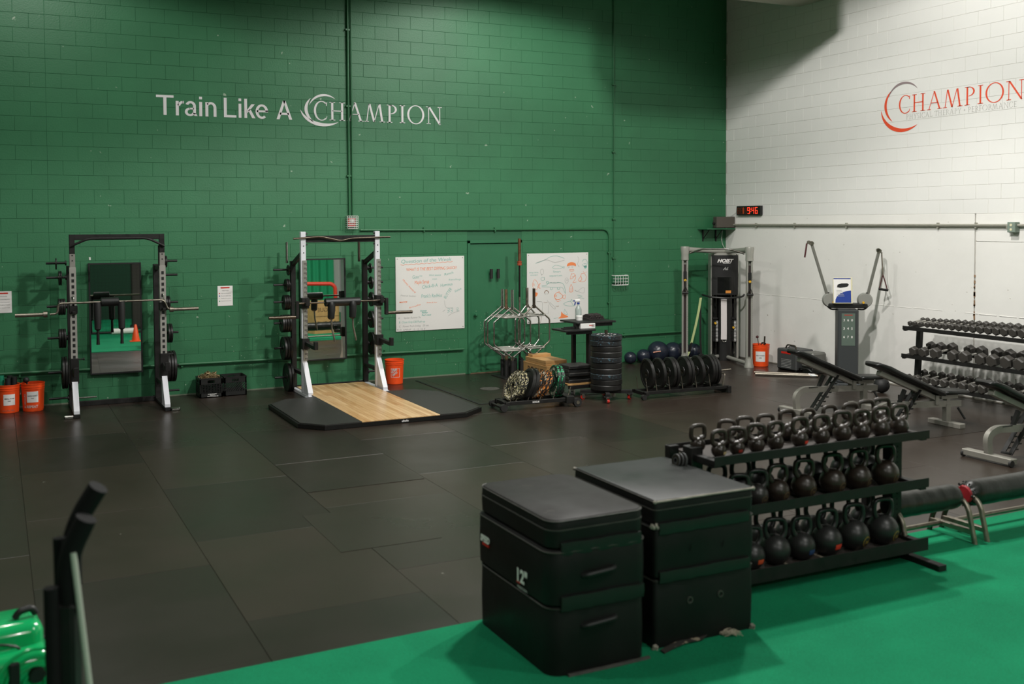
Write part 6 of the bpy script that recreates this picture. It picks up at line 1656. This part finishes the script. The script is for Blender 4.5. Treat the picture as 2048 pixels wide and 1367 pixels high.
# ================================================================== SOFT PLYO BOXES
def rbox(b, x0_, x1_, y0_, y1_, z0_, z1_, rc, e=.012, sag=0.0):
    def outl(ins):
        pts = []; r_ = max(rc-ins, .004)
        for cx_, cy__, a0 in ((x1_-rc, y1_-rc, 0), (x0_+rc, y1_-rc, 90), (x0_+rc, y0_+rc, 180), (x1_-rc, y0_+rc, 270)):
            for k in range(6):
                a = radians(a0+90*k/5); pts.append((cx_+r_*cos(a), cy__+r_*sin(a)))
        return pts
    rings = [[(p[0], p[1], z) for p in outl(i_)] for z, i_ in ((z0_, e), (z0_+e, 0), ((z0_+z1_)/2, -sag), (z1_-e, 0), (z1_-e*.3, e*.3), (z1_, e))]
    return b.ring(rings)
VB = mat('box_vinyl', '#131312', .5, spec=0.3, var=.15, vscale=3, bump=.35, bscale=5, rvar=.1, bdist=.01)
VT = mat('box_top_vinyl', '#181714', .62, spec=0.22, var=.15, vscale=4, bump=.3, bscale=9, rvar=.1, bdist=.004, sp=.72, spcol='#2A2924', spscale=6)
VT2 = mat('box_top_vinyl_green', '#0F1512', .5, spec=0.3, var=.15, vscale=3, bump=.3, bscale=7, rvar=.1, bdist=.004)
PIP = mat('worn_piping', '#3A3934', .5, var=.3, vscale=20)
WORN = mat('worn_edge', '#8B867B', .7, var=.3, vscale=14)
def soft_box(label, x0_, x1_, y0_, y1_, z0_, z1_, rc, flap=None, top=False, vt=VT, grp=None, handle=None):
    cx_, cy__ = (x0_+x1_)/2, (y0_+y1_)/2; w_, d_, h_ = (x1_-x0_)/2, (y1_-y0_)/2, z1_-z0_
    t = thing('soft_plyo_box', label, 'box', (cx_, cy__, z0_), 0, grp)
    b = B(); rbox(b, -w_, w_, -d_, d_, 0, h_, rc, .012, .004); b.build('cover', VB, t, True, .6)
    if top:
        b = B(); rbox(b, -w_+.006, w_-.006, -d_+.006, d_-.006, h_-.004, h_+.004, rc, .003); b.build('top_panel', vt, t, True, .6)
        for zz_ in (h_-.004, h_-.055):
            pts = []
            for cx2, cy2, a0 in ((w_-rc, d_-rc, 0), (-w_+rc, d_-rc, 90), (-w_+rc, -d_+rc, 180), (w_-rc, -d_+rc, 270)):
                for k in range(6): a = radians(a0+90*k/5); pts.append((cx2+(rc+.001)*cos(a), cy2+(rc+.001)*sin(a), zz_))
            B().tube(pts, .0045, 6, loop=True).build('piping', PIP, t)
    else:
        pts = []
        for cx2, cy2, a0 in ((w_-rc, d_-rc, 0), (-w_+rc, d_-rc, 90), (-w_+rc, -d_+rc, 180), (w_-rc, -d_+rc, 270)):
            for k in range(6): a = radians(a0+90*k/5); pts.append((cx2+(rc+.001)*cos(a), cy2+(rc+.001)*sin(a), h_-.012))
        B().tube(pts, .005, 6, loop=True).build('piping', PIP, t)
    if flap:
        za, zb = flap[0]-z0_, flap[1]-z0_; n = 12; rings = []
        for i in range(n+1):
            x = -w_+rc*.8+(2*w_-rc*.8-.045)*i/n; yo = -d_-.004-.006*abs(sin(i*1.3))
            rings.append([(x, yo+.003, zb), (x, yo-.012, zb+.002+.003*sin(i)), (x, yo-.016, (za+zb)/2), (x, yo-.008-.004*sin(i*2.1), za), (x, yo+.001, za)])
        B().ring(rings).build('velcro_flap', mat('flap_vinyl', '#1C1D1B', .4, bump=.4, bscale=12, bdist=.006), t)
    if handle:
        za = handle[2]-z0_
        b = B().tube([(handle[0]-cx_, -d_-.004, za-.01), (handle[0]-cx_+.02, -d_-.028, za), (handle[1]-cx_-.02, -d_-.028, za+.012), (handle[1]-cx_, -d_-.004, za+.012)], .014, 8, fillet=.02); b.build('grab_handle', FOAM, t)
    return t
g1 = 'left stack of soft plyo boxes'; g2 = 'right stack of soft plyo boxes'
s1 = soft_box('tall black soft plyo box at the bottom of the left stack on the turf', -9.835, -9.185, -10.775, -9.82, .0, .405, .09, None, False, grp=g1, handle=(-9.63, -9.41, .285))
B().tube([(-.22, -.49, .012), (.1, -.495, .014), (.33, -.485, .012)], .014, 8).build('base_seam', PIP, s1)
s2 = soft_box('black soft plyo box marked 12 inch in the middle of the left stack', -9.845, -9.18, -10.78, -9.815, .407, .725, .09, (.385, .465), False, grp=g1, handle=(-9.63, -9.42, .575))
s3 = soft_box('low black soft plyo box on top of the left stack', -9.83, -9.19, -10.765, -9.825, .727, .89, .08, (.695, .765), True, grp=g1)
FL1 = Matrix(((0, 0, -1, 0), (-1, 0, 0, 0), (0, 1, 0, 0), (0, 0, 0, 1)))
b = B(); add_text(b, '12"', 0, 0, .105, bold=.004, width=.125); b.v = [tuple(Matrix.Translation((-.3435, -.10, .055)) @ FL1 @ Vector(v)) for v in b.v]; kind(b.build('size_number', PAPER, s2, False), 'stuff')
b = B(); add_text(b, 'PERFORM', 0, 0, .022, bold=.0005, width=.12); b.v = [tuple(Matrix.Translation((-.341, -.115, .012)) @ FL1 @ Vector(v)) for v in b.v]; kind(b.build('small_print', GREYMK, s2, False), 'stuff')
b = B().box(-.342, -.335, -.15, -.105, .040, .048); b.build('red_mark', RED, s2, False)
b = B(); add_text(b, 'SPEED', 0, 0, .055, bold=.003, width=.13, shear=.2); b.v = [tuple(Matrix.Translation((-.3435, .385, .155)) @ FL1 @ Vector(v)) for v in b.v]; kind(b.build('logo_text', PAPER, s2, False), 'stuff')
B().box(-.343, -.335, .27, .36, .132, .146).build('red_mark', RED, s2, False)
s4 = soft_box('tall black soft plyo box at the bottom of the right stack on the turf', -9.085, -8.345, -10.70, -9.76, .0, .43, .03, None, False, grp=g2)
s5 = soft_box('black soft plyo box with a pinched side in the middle of the right stack', -9.085, -8.345, -10.705, -9.755, .432, .745, .03, (.41, .475), False, grp=g2)
s6 = soft_box('low black soft plyo box with a dark green sheen on top of the right stack', -9.085, -8.345, -10.70, -9.76, .747, .90, .03, (.70, .765), True, VT2, grp=g2)
for x in (-.10, .12): B().lathe([(0, 0), (.022, 0), (.02, .006), (.006, .010), (0, .010)], 12).build('eyelet', FOAM, s4) if False else None
for (px_, pz_, par_) in ((-.115, .27, s4), (.115, .27, s4)):
    b = B().at(Matrix.Translation((px_, -.472, pz_)) @ Matrix.Rotation(pi/2, 4, 'X')); b.lathe([(.012, 0), (.024, 0), (.022, .006), (.014, .006), (.012, 0)], 14); b.at(); b.build('eyelet', PIP, par_)
for (px_, pz_) in ((-.115, .16), (.13, .15)):
    b = B().at(Matrix.Translation((px_, -.4775, pz_))); b.add([(-.008, 0, -.03), (.004, -.006, 0), (.008, 0, .03), (-.002, -.012, .0)], [(0, 1, 2, 3), (3, 2, 1, 0)]); b.at(); b.build('pinch', FOAM, s5, False)
for (px_, py_, pz_) in ((-.365, -.465, 0.0), (.365, -.465, .0), (-.37, -.47, .30)):
    b = B(); cr_ = random.Random(int(pz_*10)+3)
    for k in range(9): b.ball((px_+cr_.uniform(-.025, .02), py_-.004+cr_.uniform(-.012, .008), pz_+cr_.uniform(.005, .035)), cr_.uniform(.006, .014), 6, 4)
    kind(b.build('frayed_corner', WORN, s4 if pz_ == 0 else s5), 'stuff')
for (px_, py_) in ((-.368, -.47), (.368, -.47), (-.368, .466)):
    b = B(); b.ball((px_, py_, .148), .012, 8, 6); b.build('frayed_corner', WORN, s6)
B().tube([(-.36, -.474, .150), (0, -.4745, .151), (.36, -.474, .150)], .007, 6).build('worn_highlit_edge', WORN, s6)  # pale strip: worn edge, with its bright highlight put into the colour
TS = thing('torn_strap', 'torn black strap with a frayed pale end trailing under the right stack', 'strap', (-8.8, -10.76, .012))
b = B(); rings = []; pth = [(-.27, .0, .015), (-.2, .02, .02), (-.08, .05, .025), (.04, .05, .022), (.12, .09, .03), (.2, .12, .035), (.24, .10, .03)]
for i, p in enumerate(pth): rings.append([(p[0], p[1]-.022, p[2]-.012), (p[0], p[1]+.022, p[2]-.010), (p[0], p[1]+.022, p[2]-.004), (p[0], p[1]-.022, p[2]-.006)])
b.ring(rings).build('webbing', mat('worn_webbing', '#2B2823', .8, sp=.6, spcol='#8F8470', spscale=22), TS)
b = B(); cr_ = random.Random(8)
for k in range(46):
    a = cr_.uniform(-.9, .35); l_ = cr_.uniform(.03, .10); p = Vector((.22+cr_.uniform(-.03, .03), .03+cr_.uniform(-.03, .05), .006+cr_.uniform(0, .02)))
    b.tube([p, p+Vector((cos(a)*l_*.6, sin(a)*l_*.6, .012)), p+Vector((cos(a)*l_, sin(a)*l_, -.003))], .0022, 4)
kind(b.build('frayed_end', mat('frayed_fabric', '#A89F8C', .9), TS, False), 'stuff')

# ================================================================== ROLLER PADS ON THE RIGHT
def roller(label, x0_, x1_, y, z, r_, torn=False):
    t = thing('roller_bench', label, 'bench', (x0_, y, 0)); L_ = x1_-x0_
    b = B(); rings = []; n = 26; m_ = 22
    for i in range(m_+1):
        x = L_*i/m_; e = min(i, m_-i); rr_ = r_*(.55 if e == 0 else (.93 if e == 1 else 1.0))*(1+.012*sin(i*1.7))
        if e == 0: x += (.0 if i else .0)
        else: x = L_*(.0+.0) + (L_*i/m_)
        rings.append([(x, rr_*cos(2*pi*k/n)*(1+.015*sin(k*2+i)), z+rr_*sin(2*pi*k/n)) for k in range(n)])
    b.ring(rings).build('padded_roll', mat('creased_vinyl', '#1B1C19', .36, var=.12, vscale=4, bump=.6, bscale=6, rvar=.08, bdist=.012), t, True, .9)
    if torn:
        b = B(); b.lathe([(0, -.006), (r_*.62, -.006), (r_*.70, .01), (0, .01)], 20, (0, 0, z), 'x'); b.build('exposed_foam', REDF, t)
        b = B(); cr2 = random.Random(4)
        for k in range(60):
            a = cr2.uniform(0, 2*pi); rr_ = r_*cr2.uniform(.72, 1.02); b.ball((cr2.uniform(-.012, .03), rr_*cos(a), z+rr_*sin(a)), cr2.uniform(.004, .010), 5, 3)
        kind(b.build('torn_edge', FOAM, t), 'stuff')
    else:
        B().lathe([(0, L_-.001), (r_*.5, L_-.001), (r_*.5, L_+.004), (0, L_+.004)], 16, (0, 0, z), 'x').build('end_cap', FOAM, t)
    for x in (.03, L_-.03):
        B().tube([(x, .02, z-.02), (x, -.06, z-.0), (x, -.13, z-.06), (x, -.17, z-.22), (x, -.20, .0)], .021, 12, fillet=.08).build('front_leg', SILVER if False else STEEL, t)
        B().tube([(x, .04, z-.02), (x, .20, z-.16), (x, .24, .0)], .02, 10, fillet=.08).build('rear_leg', DSTEEL, t)
        B().beam((x, -.17, .10), (x, .22, .10), .04, .04, .004).build('cross_brace', STEEL, t, False)
    B().cyl((.03, .12, .10), (L_-.03, .12, .10), .02, 12).build('stretcher', STEEL, t)
    return t
roller('low black padded roller with creased vinyl beside the kettlebell rack', -6.42, -5.64, -9.95, .345, .098)
roller('torn black padded roller showing red foam, cut off by the right edge', -5.56, -4.2, -9.95, .345, .105, True)

# ================================================================== LEFT FOREGROUND
ST = thing('padded_post', 'black post with bent foam pads and a slanting silver tube at lower left', 'post', (-12.36, -11.463, 0))
RV = Vector((.903, -.429, 0)); FV = Vector((.429, .903, 0))
def cam_(a, d_, z): return RV*a+FV*d_+Vector((0, 0, z))
FO2 = mat('foam_sleeve', '#141414', .75, spec=0.2, var=.1, vscale=6, bump=.15, bscale=20, bdist=.004)
B().box(-.26, .26, -.26, .26, 0, .03, .01).build('base_plate', BLACK, ST, False)
b = B().at(Matrix.Rotation(-.443, 4, 'Z')); b.box(-.035, .04, -.045, .045, .03, 1.10, .012); b.at(); b.build('post', BLACK, ST, False)
B().tube([cam_(-.035, -.05, .40), cam_(-.04, -.05, 1.17)], .028, 12).build('foam_pad', FO2, ST)
B().tube([cam_(-.045, .06, .9), cam_(-.05, .06, 1.33)], .024, 12).build('foam_pad', FO2, ST)
B().tube([cam_(.01, 0, 1.06), cam_(.005, 0, 1.22), cam_(.025, 0, 1.31), cam_(.075, 0, 1.41), cam_(.082, 0, 1.425)], .041, 14, fillet=.06).build('bent_pad', FO2, ST)
B().tube([cam_(-.03, .12, 1.12), cam_(-.03, .12, 1.28), cam_(.01, .12, 1.40), cam_(.085, .12, 1.515)], .040, 14, fillet=.1).build('bent_pad', FO2, ST)
B().tube([cam_(.04, -.03, 1.30), cam_(.07, -.03, 1.0), cam_(.18, -.06, .03)], .012, 12).build('silver_tube', mat('bright_tube', '#C6C8BC', .35, metal=.2), ST)
AB = thing('air_blower', 'glossy green moulded blower with black knobs at the lower left corner', 'blower', (-12.62, -10.12, 0), .12)
b = B(); rbox(b, -.26, .215, -.10, .22, .30, .575, .07, .05); b.build('upper_housing', GREENPL, AB, True, .9)
b = B(); rbox(b, -.30, .235, -.22, .24, .02, .475, .08, .05); b.build('lower_housing', GREENPL, AB, True, .9)
b = B()
for i, rr_ in enumerate((.05, .09, .13, .17)):
    b.tube([(.14+rr_*cos(a*pi/12), -.222-.006, .33+rr_*sin(a*pi/12)*1.0) for a in range(-3+i, 17+i)], .010, 6)
kind(b.build('spiral_rib', GREENPL, AB), 'stuff')
B().lathe([(0, -.25), (.032, -.25), (.04, -.235), (.04, -.215), (0, -.215)], 18, (.15, 0, .37), 'y').build('round_knob', PLASTIC, AB)
B().tube([(.09, .02, .58), (.11, .02, .61), (.17, .02, .62), (.19, .02, .585)], .018, 10, fillet=.02).build('top_knob', PLASTIC, AB)
B().box(.025, .075, -.245, -.222, .10, .455, .008).build('black_handle', PLASTIC, AB, False)
B().tube([(-.1, -.12, .50), (.0, -.13, .52), (.08, -.13, .49), (.10, -.13, .46)], .006, 6, fillet=.04).build('cord', PLASTIC, AB)
B().box(.19, .23, .0, .03, .42, .47, .01).build('side_latch', PLASTIC, AB, False)

# ================================================================== SEEN ONLY IN THE MIRRORS (behind the camera side of the room)
t = thing('traffic_cone', 'orange traffic cone standing on the turf, seen in the left mirror', 'cone', (-10.15, -13.0, .012))
B().lathe([(0, .02), (.105, .02), (.03, .44), (.022, .45), (0, .45)], 24).build('cone_body', ORANGE, t, True, .5); B().box(-.15, .15, -.15, .15, 0, .022, .006).build('cone_base', ORANGE, t, False)
t = thing('foam_bar', 'pale foam roller lying at the foot of the net', 'foam roller', (-10.3, -16.6, .10)); B().cyl((-.35, 0, 0), (.35, 0, 0), .085, 14).build('roll', PAPER, t); B().cyl((-.352, 0, 0), (.352, 0, 0), .04, 10).build('core', GREYMK, t)
b = B()
for i in range(92): b.box(-14+i*.1, -13.996+i*.1, -17.002, -16.998, .02, 3.4)
for i in range(34): b.box(-14, -4.9, -17.002, -16.998, .05+i*.1, .054+i*.1)
tag(b.build('batting_net', mat('dark_net', '#0B1510', .9), None, False), 'dark square-mesh net hanging across the turf behind the camera', 'net', kind='stuff')
t = thing('net_rail', 'black rail along the foot of the net', 'rail', (-9.5, -17, .012)); B().cyl((-4.5, 0, .04), (4.6, 0, .04), .035, 10).build('tube', BLACK, t); B().cyl((-4.5, 0, .04), (-4.45, 0, .04), .05, 10).build('end_cap', BLACK, t)
t = thing('dark_column', 'dark pillar beyond the net', 'pillar', (-9.35, -19.5, .015)); B().box(-.6, .6, -.4, .4, 0.02, 4.2, .02).build('shaft', mat('pillar_brown', '#2E2823', .7), t, False); B().box(-.65, .65, -.45, .45, .0, .1, .02).build('plinth', BLACK, t, False)
t = thing('padded_goal', 'red padded frame seen in the middle mirror', 'frame', (-4.2, -13.3, .012), .3)
RP = mat('red_padding', '#C8331F', .5)
B().tube([(-.55, 0, 0), (-.55, 0, 1.30), (-.40, 0, 1.37), (.45, 0, 1.35), (.55, 0, 1.25), (.55, 0, 0)], .055, 12, fillet=.12).build('padded_tube', RP, t); B().beam((-.5, 0, .3), (.5, 0, .3), .04, .04).build('cross_bar', STEEL, t, False)
t = thing('plyo_box', 'wooden jump box with stencilled lettering seen in the middle mirror', 'box', (-4.3, -12.4, .012), -.15)
for q in ((-.38, .38, -.3, -.28), (-.38, .38, .28, .3), (-.38, -.36, -.28, .28), (.36, .38, -.28, .28)): B().box(q[0], q[1], q[2], q[3], 0, .88, .001).build('panel', PLY, t, False)
B().box(-.38, .38, -.3, .3, .88, .90).build('top_panel', PLY, t, False)
b = B().at(Matrix(((-1, 0, 0, 0), (0, 0, 1, .3015), (0, 1, 0, 0), (0, 0, 0, 1)))); add_text(b, 'ROGUE', -.28, .60, .17, width=.56, thick=.001); add_text(b, 'ROGUE', -.28, .22, .17, width=.56, thick=.001); b.box(-.38, .38, .47, .48, 0, .001); b.at(); kind(b.build('stencil_lettering', PLYD, t, False), 'stuff')
t = thing('white_post', 'white steel post seen in the middle mirror', 'post', (-3.95, -10.9, .012)); B().box(-.04, .04, -.04, .04, 0, 2.6, .004).build('upright', WHITE_ST, t, False); B().box(-.1, .1, -.1, .1, 0, .02).build('base_plate', WHITE_ST, t, False)
t = thing('green_curtain', 'bright green hanging curtain seen in the middle mirror', 'curtain', (-4.0, -17.4, .03))
b = B(); n = 60; la = [(-1.6+3.2*i/n, .05*sin(i*1.3)) for i in range(n+1)]; lb = [(x, y+.01) for x, y in la]; b.strip(la, lb, 0, 4.4); b.build('cloth', mat('green_curtain_cloth', '#14895C', .8), t); B().cyl((-1.7, 0, 4.42), (1.7, 0, 4.42), .02, 8).build('rod', BLACK, t)
